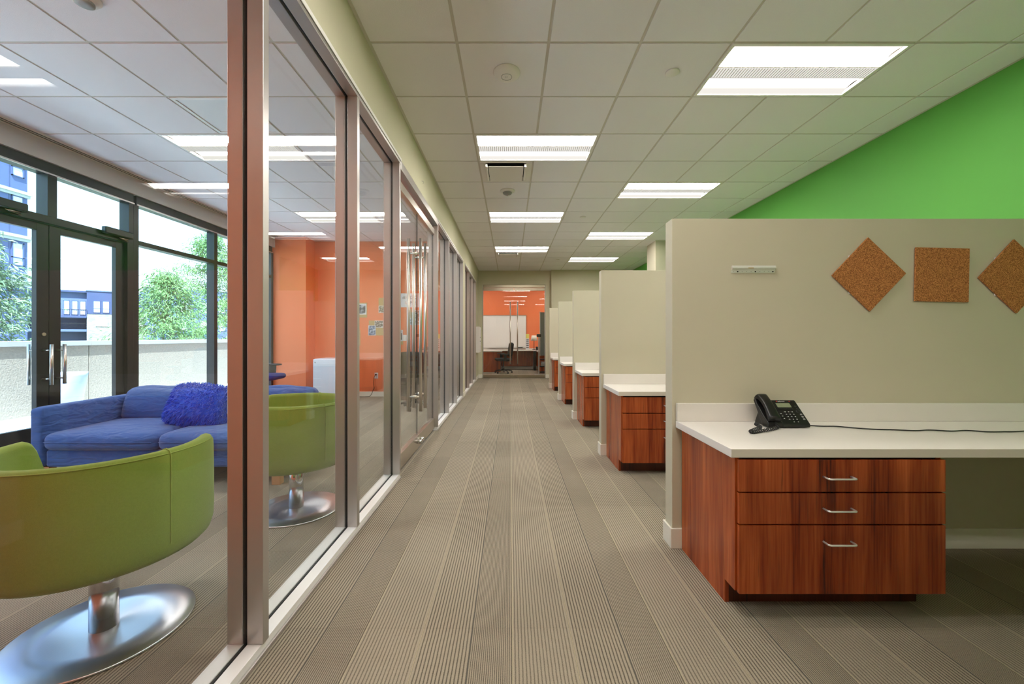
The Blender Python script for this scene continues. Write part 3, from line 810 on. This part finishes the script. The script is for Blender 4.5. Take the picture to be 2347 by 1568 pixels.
def rkey(x, v, rx, rv, m=M['key'], lit=True):
    b = MB().rbox((x, v, .0016), (rx, rv, .003), .0025, 4); b.xf(FM); o = b.build('key', m, ph)
    if lit:
        b = MB().box(x - .0022, x + .0026, v - .0016, v + .0018, .0045, .0050); b.xf(FM); b.build('key_mark', M['ink_w'], o)
for rr in range(4):
    for cc in range(3): rkey(.135 + cc * .0195, .076 - rr * .0165, .0062, .0050)
for rr in range(3): rkey(.107 + rr * .001, .064 - rr * .0165, .0062, .0050)
for rr in range(3): rkey(.215, .060 - rr * .0155, .0055, .0045, M['grey'], False)
for q in ((.214, .098), (.214, .116), (.100, .121)): rkey(q[0], q[1], .0045, .004, M['key'], False)
b = MB().lathe([(.012, 0), (.012, .0035), (.009, .0042), (.002, .0042)], .211, .080, 20); b.xf(FM); b.build('navigation_ring', M['key'], ph)
rkey(.150, .009, .005, .0028); rkey(.172, .009, .005, .0028)
def text(body, size, m, parent, mw, name='lettering', align='LEFT', ext=.0004):
    cu = bpy.data.curves.new(name, 'FONT'); cu.body = body; cu.size = size; cu.align_x = align; cu.extrude = ext
    t = bpy.data.objects.new('tmp', cu); COL.objects.link(t)
    me = bpy.data.meshes.new_from_object(t.evaluated_get(bpy.context.evaluated_depsgraph_get()))
    bpy.data.objects.remove(t); me.materials.clear(); me.materials.append(m); me.name = name
    o = bpy.data.objects.new(name, me); COL.objects.link(o); o.parent = parent; o.matrix_local = mw; return o
text('polycom', .011, M['ink_w'], ph, FM @ Matrix.Translation((.132, .148, .0022)), 'logo_lettering')
b = MB().lathe([(.0035, 0), (.0035, .0025)], .126, .1515, 12); b.xf(FM); b.build('logo_mark', M['led_red'], ph)
onface('message_lamp', M['led_red'], .193, .203, .150, .1535, .003, .001)
# coiled handset cord and network cable
path = [Vector(p) for p in [(.046, .000, .034), (.040, -.028, .014), (-.02, -.062, .010), (-.09, -.098, .010), (-.140, -.122, .010), (-.150, -.112, .011), (-.10, -.07, .012), (-.045, -.02, .012), (-.02, .06, .010), (.012, .085, .010)]]
def spline(P, n):
    out = []
    for i in range(len(P) - 1):
        p0, p1, p2, p3 = P[max(i-1, 0)], P[i], P[i+1], P[min(i+2, len(P)-1)]
        for k in range(n):
            t = k / n; out.append(.5 * ((2*p1) + (p2-p0)*t + (2*p0-5*p1+4*p2-p3)*t*t + (3*p1-p0-3*p2+p3)*t**3))
    return out + [P[-1]]
sp = spline(path, 40); hel = []
for i, p in enumerate(sp):
    t = (sp[min(i+1, len(sp)-1)] - sp[max(i-1, 0)]).normalized(); u = t.cross(Vector((0, 0, 1))).normalized(); v = u.cross(t)
    a = i * .62; rad = .0072 * min(1, i / 30, (len(sp) - 1 - i) / 30)
    q = p + (u * math.cos(a) + v * math.sin(a)) * rad; q.z = max(q.z, .0028); hel.append(q)
MB().tube(hel, .0026, 6).build('coiled_cord', M['black'], ph)
cab_pts = [Vector((1.575 - 1.356, .06, .006))]
for px, py in ((1880, 977), (1915, 977.5), (1950, 980.5), (2000, 984), (2050, 985.5), (2098, 987.5), (2130, 986), (2180, 988.5), (2215, 987), (2262, 990), (2300, 990), (2347, 988.5)):
    Y = 936 * (CAMZ - CT - .004) / (py - 772); X = (px - 1169.5) / 936 * Y; cab_pts.append(Vector((X - 1.356, Y - 2.16, .0045)))
cab_pts.append(Vector((3.1 - 1.356, .03, .0045)))
MB().tube(spline(cab_pts, 8), .0032, 8).build('network_cable', M['black'], ph)

# ------------------------------------------------------------------ lounge seating
def make_tub(name, label, loc, back, seam=62, group='green tub chairs', C=116):
    """swivel tub chair, its back turned towards the angle `back` (degrees)"""
    r = thing(name, label, 'chair', loc, math.radians(back), group)
    NS = 72; TOP = .775
    prof = lambda top: [(.318, .43), (.318, top - .022), (.326, top - .006), (.344, top), (.361, top - .006), (.3695, top - .022), (.3705, .46), (.368, .40), (.358, .365), (.338, .345), (.315, .343)]
    vs = []; K = 11
    for i in range(NS + 1):
        ph_ = -C + 2 * C * i / NS; s = max(0, (abs(ph_) - (C - 13)) / 13)
        top = TOP + .012 * (abs(ph_) / C) ** 3 - .20 * s ** 2.2; a = math.radians(ph_)
        for rr, z in prof(top): vs.append((rr * math.cos(a), rr * math.sin(a), z))
    fs = [(i*K+k, i*K+k+1, (i+1)*K+k+1, (i+1)*K+k) for i in range(NS) for k in range(K - 1)]
    fs += [(i*K+K-1, i*K, (i+1)*K, (i+1)*K+K-1) for i in range(NS)]
    b = MB().add(vs, fs, True); b.f += [tuple(range(K)), tuple(NS*K + k for k in range(K))]; b.sm += [False, False]
    sh = b.build('shell', M['fabric_g'], r)
    for sgn in (-1, 1):
        a = math.radians(sgn * seam); pts = [((.3715 if z > .41 else .3715 - (.41 - z) * .45) * 1, z) for z in [.36, .39, .42, .48, .56, .64, .70, TOP - .022]] + [(.363, TOP - .002), (.344, TOP + .004), (.326, TOP - .002), (.317, TOP - .024), (.317, .6), (.317, .46)]
        MB().tube([(q * math.cos(a), q * math.sin(a), z) for q, z in pts], .0022, 6).build('seam', M['fabric_s'], sh)
    pts = [(.3672 * math.cos(math.radians(p)), .3672 * math.sin(math.radians(p)), TOP - .012) for p in range(-100, 101, 4)]
    MB().tube(pts, .002, 6).build('seam', M['fabric_s'], sh)
    MB().lathe([(.002, .338), (.30, .340), (.322, .352), (.328, .38), (.326, .43), (.310, .458), (.27, .472), (.15, .478), (.002, .478)], n=48).build('seat', M['fabric_g'], r)
    MB().lathe([(.047, .012), (.047, .20), (.047, .338)], n=32).build('column', M['chrome'], r)
    MB().lathe([(.012, .335), (.16, .335), (.16, .325), (.05, .315)], n=24).build('swivel_plate', M['black'], r)
    MB().lathe([(.296, 0), (.302, .003), (.302, .008), (.299, .0115), (.18, .014), (.048, .0165)], n=96).build('base_disc', M['disc'], r)
    return r
make_tub('tub_chair', 'green felt swivel tub chair with its back to the viewer, nearest the glass', (-1.690, 1.70, 0), 283)
make_tub('tub_chair', 'green felt swivel tub chair on chrome column behind the second pane', (-1.517, 2.895, 0), 27, C=134)

sofa = thing('sofa', 'low blue fabric two-seat sofa facing the viewer by the terrace doors', 'sofa', (-3.93, 3.33, 0))
SL = 2.10; SD = .93
box('base', M['fabric_b'], sofa, .115, SL - .115, .02, SD - .02, .147, .29, .02)
for x0 in (0, SL - .115):
    MB().rbox((x0 + .0575, SD / 2, .394), (.0575, SD / 2, .247), .034, 10, (.004, 0, 0)).build('arm', M['fabric_b'], sofa)
MB().rbox((SL / 2, SD - .09, .40), (SL / 2 - .12, .085, .245), .05, 8).build('back_frame', M['fabric_b'], sofa)
for i in range(2):
    x0 = .118 + i * .933
    s = MB().rbox((x0 + .466, .345, .358), (.464, .365, .072), .055, 14, (.004, .012, .020)).build('seat_cushion', M['fabric_b'], sofa)
    pts = [(x0 + .03, -.024, .362)] + [(x0 + .03 + .87 * t, -.024 - .011 * math.sin(PI * t), .362) for t in [k / 12 for k in range(13)]]
    MB().tube(pts[1:], .003, 6).build('piping', M['fabric_s'] if 0 else M['fabric_b'], s)
    b = MB().rbox((0, 0, 0), (.464, .10, .175), .075, 14, (.004, .045, .014), .006)
    b.xf(Matrix.Translation((x0 + .466, .755, .545)) @ Matrix.Rotation(math.radians(-14), 4, 'X')); b.build('back_cushion', M['fabric_b'], sofa)
for x in (.10, SL - .10):
    for y in (.06, SD - .08): box('leg', M['oak'], sofa, x - .035, x + .035, y - .03, y + .03, 0, .147, .003)

# shaggy cushion
pc = Vector((-2.80, 3.72, .595)); PR = Matrix.Translation(pc) @ Matrix.Rotation(math.radians(-24), 4, 'X') @ Matrix.Rotation(math.radians(6), 4, 'Y')
pil = thing('shaggy_cushion', 'royal blue shaggy throw cushion leaning on the blue sofa', 'cushion', (0, 0, 0))
b = MB().rbox((0, 0, 0), (.265, .075, .165), .07, 10, (.01, .055, .02)); core = list(zip(b.v, b.f)); cv = list(b.v); cf = list(b.f); b.xf(PR); b.build('cover', M['fur'], pil)
fb = MB(); rnd = random.Random(3)
for f in cf * 14:
    P = [Vector(cv[i]) for i in f]; u, v = rnd.random(), rnd.random()
    p = (P[0]*(1-u) + P[1]*u)*(1-v) + (P[3]*(1-u) + P[2]*u)*v
    n = (P[1]-P[0]).cross(P[3]-P[0]); n = n.normalized() if n.length > 1e-12 else Vector((0, -1, 0))
    if n.dot(p) < 0: n = -n
    d = (n + Vector((rnd.uniform(-.8, .8), rnd.uniform(-.5, .5), rnd.uniform(-1.3, .3)))).normalized(); ln = rnd.uniform(.025, .05)
    s = d.orthogonal().normalized(); s.rotate(Matrix.Rotation(rnd.uniform(0, 6.3), 3, d)); wd = .0035
    q = p + d * ln * .5 + n * .006; e = p + d * ln + Vector((0, 0, -.012))
    fb.add([p - s*wd, p + s*wd, q + s*wd*.8, q - s*wd*.8, e], [(0, 1, 2, 3), (3, 2, 4)], True)
fb.xf(PR); o = fb.build('fur', M['fur'], pil, recalc=False); o['kind'] = 'stuff'

# ------------------------------------------------------------------ office chairs
def office_chair(label, loc, rz, seatm, backm, seat_h=.47, back_top=.95, round_back=False, arms=True):
    r = thing('office_chair', label, 'chair', loc, rz)
    for k in range(5):
        a = 2 * PI * k / 5 + .3; c, s_ = math.cos(a), math.sin(a)
        lg = MB().tube([(.03*c, .03*s_, .115), (.18*c, .18*s_, .10), (.29*c, .29*s_, .075)], .022, 8, .014).build('leg', M['black'], r)
        MB().cyl((.29*c - .018*s_, .29*s_ + .018*c, .03), (.29*c + .018*s_, .29*s_ - .018*c, .03), .03, n=14).build('caster', M['black'], lg)
    MB().lathe([(.03, .09), (.03, .25), (.02, .25), (.02, seat_h - .06)], n=16).build('column', M['black'], r)
    MB().rbox((0, 0, seat_h), (.25, .245, .045), .042, 10, (.01, .01, .014)).build('seat', seatm, r)
    bh = (back_top - seat_h - .08) / 2
    b = MB().rbox((0, 0, 0), (.23 if not round_back else .25, .035, bh), min(.033, bh), 10, (.02, .012, .03)); b.xf(Matrix.Translation((0, .25, seat_h + .10 + bh)) @ Matrix.Rotation(math.radians(-8), 4, 'X')); b.build('backrest', backm, r)
    MB().tube([(0, .10, seat_h - .055), (0, .26, seat_h - .05), (0, .29, seat_h + .05), (0, .285, seat_h + .25)], .018, 8).build('back_stem', M['black'], r)
    if arms:
        for s_ in (-1, 1):
            MB().prism([(-.05, seat_h - .04), (.03, seat_h - .04), (.05, seat_h + .17), (-.06, seat_h + .17)], 'x', s_*.27 - .012, s_*.27 + .012).build('arm_post', M['black'], r, .004)
            MB().rbox((s_*.27, -.01, seat_h + .185), (.045, .13, .016), .015, 6).build('armrest', M['black'], r)
    return r
office_chair('navy task chair with black armrests by the orange pier', (-4.09, 6.8, 0), math.radians(95), M['blueseat'], M['blueseat'], .555, 1.0)
office_chair('black round-backed chair at the dark cabinet seen through the glass doors', (-1.66, 6.95, 0), math.radians(185), M['blackm'], M['blackm'], .47, .93, True, False)

fr = thing('mini_fridge', 'white waist-high mini fridge against the orange lounge wall', 'fridge', (-3.73, 7.72, 0))
box('body', M['fridge'], fr, 0, .56, .05, .56, .02, .80, .008); dd = box('door', M['fridge'], fr, 0, .56, 0, .046, .03, .795, .01)
box('emblem', M['grey'], dd, .03, .052, -.003, 0, .72, .745); box('plinth', M['black'], fr, .02, .54, .04, .54, 0, .02)

YB = YL
def sheet(px0, px1, py0, py1, m, name, label, cat, group, lift=.001, th=.002, margin=None, pm=None):
    x0, z1 = at(px0, py0, YB); x1, z0 = at(px1, py1, YB)
    r = thing(name, label, cat, ((x0 + x1) / 2, YB - lift, z0), group=group)
    h = (x1 - x0) / 2; box('sheet', m, r, -h, h, -th, 0, 0, z1 - z0)
    if pm: box('printed_image', pm, r, -h + margin, h - margin, -th - .0008, -th, margin, z1 - z0 - margin)
    return r
g1 = 'brown boards on the orange wall'; g2 = 'photo prints on the orange wall'
sheet(808, 841.5, 694, 728, M['kraft'], 'pin_board', 'brown board under the framed-looking photo beside the second post', 'board', g1, 0, .006)
sheet(868, 894, 683, 712, M['kraft'], 'pin_board', 'highest brown board, left of the third post', 'board', g1, 0, .006)
sheet(845.6, 878.8, 735, 769, M['kraft'], 'pin_board', 'brown board holding two prints above the outlet', 'board', g1, 0, .006)
sheet(812, 826, 756, 792, M['kraft'], 'pin_board', 'lowest brown board, mostly hidden by the second post', 'board', g1, 0, .006)
sheet(896, 924, 770, 790, M['kraft'], 'pin_board', 'brown board half hidden by the third post beside the switch', 'board', g1, 0, .006)
sheet(935, 946, 708, 740, M['kraft'], 'pin_board', 'brown board behind the door pulls', 'board', g1, 0, .006)
P1 = print_mat('print_dark', [(24, 28, 40), (70, 78, 92), (210, 212, 220)], 14); P2 = print_mat('print_group', [(40, 40, 46), (120, 96, 84), (226, 226, 220)], 30)
P3 = print_mat('print_blue', [(30, 44, 70), (96, 120, 160), (214, 220, 232)], 22); P4 = print_mat('print_crowd', [(34, 30, 34), (128, 110, 90), (226, 222, 200)], 36)
sheet(810, 840, 696.5, 721, M['paper'], 'photo_print', 'white-edged photo print beside the second post', 'photo', g2, .007, .001, .018, P1)
sheet(868, 893, 701, 717, M['paper'], 'photo_print', 'small photo print under the highest brown board', 'photo', g2, .007, .001, .01, P4)
sheet(859, 878.8, 735, 751, M['paper'], 'photo_print', 'wide photo print at the top of the two-print board', 'photo', g2, .007, .001, .008, P2)
sheet(844.5, 861.7, 746, 769, M['paper'], 'photo_print', 'tall bluish photo print low on the two-print board', 'photo', g2, .0085, .001, .008, P3)
sheet(898, 923.5, 756.5, 782, M['paper'], 'photo_print', 'photo print beside the light switch', 'photo', g2, .007, .001, .014, P1)
sheet(937, 947, 729, 745, M['paper'], 'photo_print', 'photo print behind the left door pull', 'photo', g2, .007, .001, .008, P2)
sheet(951, 962, 711, 745, M['paper'], 'photo_print', 'photo print behind the gap of the glass doors', 'photo', g2, .001, .001, .008, P4)
x0, z1 = at(915, 672.5, YB); x1, z0 = at(961, 704.5, YB)
po = thing('poster', 'white slogan banner with black and orange letters behind the door pulls', 'poster', (x0, YB, z0))
box('sheet', M['paper'], po, 0, x1 - x0, -.003, 0, 0, z1 - z0)
def letter(ch, px, py, m):
    x, z = at(px, py, YB); text(ch, .094, m, po, Matrix.Translation((x - x0, -.0035, z - z0)) @ Matrix.Rotation(PI / 2, 4, 'X'), 'lettering')
for ch, px, py, m in (('#', 922.5, 685.5, M['ink']), ('H', 929.5, 685.5, M['ink_o']), ('D', 940, 685.5, M['ink']), ('C', 949, 685.5, M['ink']),
                      ('L', 929.5, 697.3, M['ink_o']), ('I', 935.7, 697.3, M['ink_o']), ('F', 940, 697.3, M['ink']), ('E', 949, 697.3, M['ink'])): letter(ch, px, py, m)
def wall_plate(px, py, label, name, cat, sw):
    x, z = at(px, py, YB); r = thing(name, label, cat, (x, YB, z))
    box('plate', M['trim'], r, -.036, .036, -.007, 0, -.06, .06, .002)
    if sw: box('rocker', M['trim'], r, -.015, .015, -.011, -.007, -.033, .033, .002)
    else:
        for zz in (-.022, .022): box('socket', M['edge'], r, -.015, .015, -.009, -.007, zz - .014, zz + .014)
    return r
wall_plate(928, 774.5, 'white light switch on the orange wall beside a photo print', 'light_switch', 'switch', True)
ol = wall_plate(862.7, 861, 'white power outlet low on the orange wall', 'power_outlet', 'outlet', False)
x, z = at(862.7, 861, YB)
pc_ = thing('power_lead', 'dark cord plugged in the outlet and trailing to the floor', 'cord', (x, YB, 0))
box('plug', M['black'], pc_, -.02, .016, -.045, -.009, z + .006, z + .036, .005)
MB().tube(spline([Vector(p) for p in ((-.01, -.045, z + .015), (-.03, -.06, z - .05), (-.045, -.05, z - .15), (-.03, -.05, z - .25), (-.045, -.05, .15), (-.09, -.06, .04), (-.16, -.06, .006), (-.45, -.07, .006))], 8), .006, 8).build('cable', M['black'], pc_)

dc = thing('credenza', 'low black cabinet against the orange wall behind the glass doors', 'cabinet', (-2.27, 7.80, 0))
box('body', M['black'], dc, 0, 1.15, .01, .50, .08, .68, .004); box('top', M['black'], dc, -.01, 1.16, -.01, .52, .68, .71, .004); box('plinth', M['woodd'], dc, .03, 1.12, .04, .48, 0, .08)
for i in range(2): box('door', M['blackm'], dc, .01 + i*.57, .57 + i*.57, -.006, .01, .10, .66, .003)
pr = thing('printer', 'small dark printer with paper tray on the black cabinet', 'printer', (-1.78, 7.92, .71))
box('body', M['black'], pr, 0, .42, 0, .32, 0, .17, .02); box('paper_tray', M['paper'], pr, .06, .36, -.05, .05, .06, .066); box('lid', M['grey'], pr, .01, .41, .01, .31, .171, .195, .008)

# white wall box near the hall end
wb = thing('wall_cabinet', 'shallow white metal wall box on the left pier near the far doors', 'cabinet', (XL, 11.26, .78))
box('body', M['trim'], wb, 0, .085, 0, .42, 0, .72, .006); dr = box('door', M['trim'], wb, .086, .108, .0, .42, .01, .71, .008)
for z in (.30, .40): box('latch', M['black'], dr, .1085, .116, .02, .05, z, z + .035, .003)

# ------------------------------------------------------------------ far office
wbd = thing('whiteboard', 'wide white marker board on the far office orange wall', 'whiteboard', (0, YO, 0))
x0, z1 = at(1098, 724, YO); x1, z0 = at(1205, 797, YO)
box('face', M['board'], wbd, x0, x1, -.02, -.002, z0, z1)
for q in ((x0 - .02, x1 + .02, z1, z1 + .02), (x0 - .02, x1 + .02, z0 - .02, z0), (x0 - .02, x0, z0, z1), (x1, x1 + .02, z0, z1)): box('frame', M['alu'], wbd, q[0], q[1], -.028, 0, q[2], q[3])
tr = box('tray', M['alu'], wbd, x0 + .3, x1 - .02, -.09, -.028, z0 - .02, z0 - .008)
box('eraser', M['black'], tr, x1 - .30, x1 - .12, -.08, -.04, z0 - .008, z0 + .02, .004)
dk = thing('office_desk', 'L-shaped cherry desk with white top behind the far glass doors', 'desk', (0, 0, 0))
box('back_top', M['lamin'], dk, -2.2, 1.9, 14.75, YO - .03, .70, .74, .003); box('backsplash', M['lamin'], dk, -2.2, 1.9, YO - .03, YO - .012, .74, .785)
box('left_top', M['lamin'], dk, -1.55, -.28, 14.05, 14.749, .70, .74, .003); box('right_top', M['lamin'], dk, .93, 1.9, 13.6, 14.749, .70, .74, .003)
box('pedestal', M['wood'], dk, -.94, -.34, 14.1, 14.74, .0, .695, .003)
for i, (za, zb) in enumerate(((.10, .38), (.39, .53), (.54, .68))):
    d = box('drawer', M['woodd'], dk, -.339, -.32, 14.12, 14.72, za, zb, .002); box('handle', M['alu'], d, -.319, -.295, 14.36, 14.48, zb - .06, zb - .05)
box('modesty_panel', M['wood'], dk, -.9, 1.0, 15.25, 15.27, .14, .695); box('pedestal', M['wood'], dk, .95, 1.5, 13.62, 14.2, 0, .695, .003)
box('leg_panel', M['black'], dk, .85, .93, 14.78, 15.2, 0, .695)
oc = office_chair('black office chair turned to the desk behind the far doors', (-.23, 13.70, 0), math.radians(-75), M['blackm'], M['blackm'], .46, .98)
lx, _ = at(1224, 800, 14.95)
lp = thing('table_lamp', 'small table lamp with pale tapered shade on the far desk', 'lamp', (lx, 14.95, .74))
MB().lathe([(.075, 0), (.075, .012), (.02, .02)], n=20).build('base', M['black'], lp); MB().cyl((0, 0, .01), (0, 0, .40), .012, n=10).build('stem', M['black'], lp)
MB().lathe([(.125, .34), (.085, .53)], n=24).build('shade', M['shade'], lp)
tx, _ = at(1209, 800, 15.0)
tb = thing('mailing_tube', 'tall white printed carton with yellow top beside the lamp', 'box', (tx, 15.02, .74))
box('carton', M['paper'], tb, -.06, .06, -.05, .05, 0, .42, .004); box('yellow_top', mat('yellow_card', (232, 222, 120), .6), tb, -.061, .061, -.051, .051, .42, .58, .004)
b = MB()
for i in range(5): b.box(-.045, .045, -.0508, -.0500, .07 + i * .07, .095 + i * .07)
b.build('printed_band', M['ink'], tb)
px_, _ = at(1230, 800, 14.4)
p2 = thing('desk_phone', 'black desk phone on the far office desk', 'telephone', (1.0, 14.5, .74))
MB().prism([(0, 0), (0, .02), (.13, .12), (.15, .11), (.12, 0)], 'x', -.09, .10).build('body', M['black'], p2, .004); MB().rbox((-.06, .07, .11), (.03, .09, .02), .018, 5).build('handset', M['black'], p2)
es = thing('easel', 'grey flip board on a silver stand with laden black shelf by the far doors', 'easel', (0, 0, 0))
ex, _ = at(1235, 800, 12.85)
box('board', M['greyb'], es, ex + .05, ex + .75, 13.0, 13.03, .62, 2.0, .004); b = MB()
for q in ((ex + .04, ex + .06, .61, 2.02), (ex + .74, ex + .76, .61, 2.02)): b.box(q[0], q[1], 12.99, 13.04, q[2], q[3])
b.build('board_frame', M['alu'], es)
for dx in (-.02, .80): box('post', M['alu'], es, ex + dx, ex + dx + .04, 12.83, 12.88, .03, 1.22, .003)
for dx in (-.02, .80): box('foot', M['alu'], es, ex + dx - .1, ex + dx + .06, 12.6, 13.1, 0, .03, .005)
for z in (.10, .28, .50): box('shelf', M['black'], es, ex + .02, ex + .80, 12.72, 13.0, z, z + .025)
MB().rbox((ex - .0, 12.84, 1.26), (.07, .05, .045), .02, 5).build('clamp', M['black'], es)
for i in range(6):
    z = .305 + i * .022
    pp = thing('paper_pad', ['lowest pad', 'second pad from below', 'third pad from below', 'third pad from the top', 'second pad from the top', 'topmost pad'][i] + ' in the pile on the middle easel shelf', 'paper', (ex + .4, 12.86, z), rz=.05 * (i % 3 - 1), group='pads on the easel shelf'); box('sheets', M['paper'] if i % 2 else M['grey'], pp, -.33, .33, -.11, .11, 0, .02)

# ------------------------------------------------------------------ terrace and beyond
tag(box('terrace', M['deck'], None, -7.75, XW - .13, -4, 22, -.25, -.02), 'pale terrace floor outside the lounge', 'terrace', kind='structure')
pw = thing('parapet', 'sandy concrete terrace wall with pale coping', 'wall', (0, 0, 0), kind='structure')
XP = -7.5
for i in range(-3, 5):
    y = 7.27 + 3.0 * i; box('panel', M['concrete'], pw, XP - .2, XP, y + .006, y + 2.994, -.2, 1.068, .004)
    box('coping', M['cap'], pw, XP - .27, XP + .045, y + .002, y + 2.998, 1.068, 1.15, .006)
pl = thing('planter', 'tall tapered white planter on the terrace behind the door handles', 'planter', (-6.95, 6.36, -.02))
MB().lathe([(.165, 0), (.175, .0), (.262, .63), (.268, .68), (.235, .68), (.225, .62), (.002, .60)], n=40).build('pot', M['planter'], pl)
MB().lathe([(.222, .60), (.222, .635), (.002, .655)], n=28).build('gravel', M['soil'], pl)
tag(box('ground', M['street'], None, -160, -7.9, -60, 160, -4.6, -4.5), 'ground below the terrace', 'ground', kind='structure')

def far_window(r, x0, x1, z0, z1, y, parent_m='frame_far', cols=1, rows=2, axis='y'):
    fw = .07 if x1 - x0 < 1 else .09
    b = MB()
    bars = [(x0, x0 + fw, z0, z1), (x1 - fw, x1, z0, z1), (x0, x1, z0, z0 + fw), (x0, x1, z1 - fw, z1)]
    for i in range(1, cols): m_ = x0 + (x1 - x0) * i / cols; bars.append((m_ - fw/2, m_ + fw/2, z0, z1))
    for i in range(1, rows): m_ = z0 + (z1 - z0) * .35 * i; bars.append((x0, x1, m_ - fw/2, m_ + fw/2))
    for q in bars:
        if axis == 'y': b.box(q[0], q[1], y - .08, y + .02, q[2], q[3])
        else: b.box(y - .02, y + .08, q[0], q[1], q[2], q[3])
    f = b.build('window', M[parent_m], r)
    if axis == 'y': box('pane', M['pane_far'], f, x0 + fw/2, x1 - fw/2, y - .03, y + .01, z0 + fw/2, z1 - fw/2)
    else: box('pane', M['pane_far'], f, y - .01, y + .03, x0 + fw/2, x1 - fw/2, z0 + fw/2, z1 - fw/2)

bA = thing('apartment_building', 'slate blue flats with pale stone ground floors seen past the terrace doors', 'building', (-72.6, 70, -4.5), math.radians(45))
box('upper_wall', M['siding2'], bA, 0, 7.4, 0, 12, 9.66, 13.57); box('stone_wall', M['stone'], bA, 0, 7.4, .05, 12, 0, 9.66); box('roof_edge', M['siding'], bA, -.1, 7.5, -.12, 12, 13.57, 13.75)
box('recessed_wall', M['siding'], bA, -9, 0, 1.2, 12, 8.9, 13.4); box('roof_edge', M['siding2'], bA, -9, 0, .6, 12, 13.3, 13.6); box('balcony_slab', M['siding2'], bA, -9, -.02, -.1, 1.4, 8.95, 9.3)
box('lower_recess', M['siding2'], bA, -9, -.02, 2.4, 12, 0, 8.9)
for x in (.78, 1.92): far_window(bA, x, x + .86, 9.9, 11.95, 0)
far_window(bA, 1.1, 2.55, 7.5, 8.9, .05, 'cream', 2)
far_window(bA, 1.1, 2.55, 3.6, 5.0, .05, 'cream', 2)
for x in (-2.75, -1.8, -.85): far_window(bA, x, x + .72, 9.5, 11.9, 1.2)
b = MB(); b.box(-9, 0, -.1, -.04, 10.3, 10.36)
for i in range(46): b.box(-9 + i*.2, -8.97 + i*.2, -.09, -.05, 9.3, 10.3)
b.build('balcony_railing', M['dark'], bA)
b = MB(); b.box(-9, -.05, .4, .46, 8.0, 8.06)
for i in range(46): b.box(-9 + i*.2, -8.97 + i*.2, .41, .45, 7.0, 8.0)
b.build('balcony_railing', M['dark'], bA); box('balcony_slab', M['siding'], bA, -9, -.02, .3, 2.5, 6.6, 7.0)
box('taller_wing', M['siding'], bA, 7.41, 24, -.6, 12, 0, 14.9); box('wing_recess', M['siding2'], bA, 8.3, 11, -.66, -.6, 10.5, 14.2)
for x in (12.5, 15.5, 18.5): far_window(bA, x, x + 1.2, 10.4, 12.6, -.6); far_window(bA, x, x + 1.2, 6.8, 9.0, -.6)

bB = thing('apartment_tower', 'tall pale blue tower with cream cornice bands at the left edge', 'building', (-36, 0, -4.5))
box('wall', M['siding'], bB, -14, 0, 14, 30.45, 0, 32)
for z in (5.2, 9.6, 12.95, 16.2, 19.6, 23): 
    box('cornice', M['cream'], bB, -14, .22, 14, 30.62, z, z + .22); box('cornice', M['cream'], bB, -14, .12, 14, 30.55, z - .2, z)
for z in (5.9, 10.9 - .0, 14.25, 17.6, 21): pass
for zt in (13.0 - .15 + 0, ):
    pass
for z0, z1 in ((10.9, 12.6), (14.2, 16.0), (17.4, 19.3), (16.9 + 3.7, 22.4)):
    for y in (29.45, 26.4, 23.4, 20.4): far_window(bB, y, y + .74, z0, z1, 0, 'frame_far', 1, 2, 'x')
for y in (29.32, 28.0, 25.0): box('panel_seam', M['frame_far'], bB, 0, .02, y - .02, y + .02, 0, 32)

def tree(name, label, base, top, trunk_r, crown, nleaf, lm, seed, cone):
    """crown: (radius, bottom z); cone: how much it narrows to the top"""
    rn = random.Random(seed); r = thing(name, label, 'tree', base, group='trees past the parapet')
    H = top - base[2]
    pts = [(.12 * math.sin(t * 5 + seed), .1 * math.cos(t * 4 + seed), H * t * .97) for t in [k / 8 for k in range(9)]]
    MB().tube(pts, trunk_r, 8, .01).build('trunk', M['bark'], r)
    R, zb = crown; zb -= base[2]; br = MB(); lf = MB(); NB = 46
    for i in range(NB):
        t = (i + rn.random()) / NB; z0 = zb + (H - zb) * t * .96
        rad = R * ((1 - t) ** .8 * cone + (1 - cone) * math.sin(PI * min(1, t * .9 + .1)) + .08); a = i * 2.4 + rn.random()
        l = rad * rn.uniform(.6, 1.1); tip = Vector((l * math.cos(a), l * math.sin(a), z0 + l * .28)); st = Vector((0, 0, z0 - .05))
        mid = (st + tip) / 2 + Vector((0, 0, .1 * l)); br.tube([st, mid, tip], .018, 5, .004)
        for _ in range(nleaf // NB):
            u = rn.random() ** .6; p = st.lerp(tip, u) + Vector((rn.gauss(0, .13), rn.gauss(0, .13), rn.gauss(0, .10) - .05)) * (.5 + .5 * R)
            d = Vector((math.cos(a) * .6 + rn.gauss(0, .5), math.sin(a) * .6 + rn.gauss(0, .5), rn.gauss(-.35, .45))).normalized(); ln = rn.uniform(.10, .20)
            s = d.cross(Vector((rn.gauss(0, 1), rn.gauss(0, 1), rn.gauss(0, 1)))).normalized() * ln * .10
            lf.add([p, p + d * ln * .5 + s, p + d * ln + Vector((0, 0, -.03)), p + d * ln * .5 - s], [(0, 1, 2, 3)])
    br.build('branches', M['bark'], r); o = lf.build('foliage', lm, r, recalc=False); o['kind'] = 'stuff'
tree('willow_tree', 'pale wispy tree at the far left edge in front of the tower', (-11.9, 8.9, -4.5), 3.75, .10, (1.35, -.6), 13000, M['leaf2'], 1, .35)
tree('young_tree', 'bright green low bushy tree left of the taller one', (-12.6, 14.9, -4.5), 3.75, .09, (1.75, -.8), 12000, M['leaf'], 2, .75)
tree('cypress_tree', 'taller narrow green tree beside the window mullion', (-14.6, 20.0, -4.5), 6.6, .13, (2.4, -1.2), 20000, M['leaf'], 4, .7)
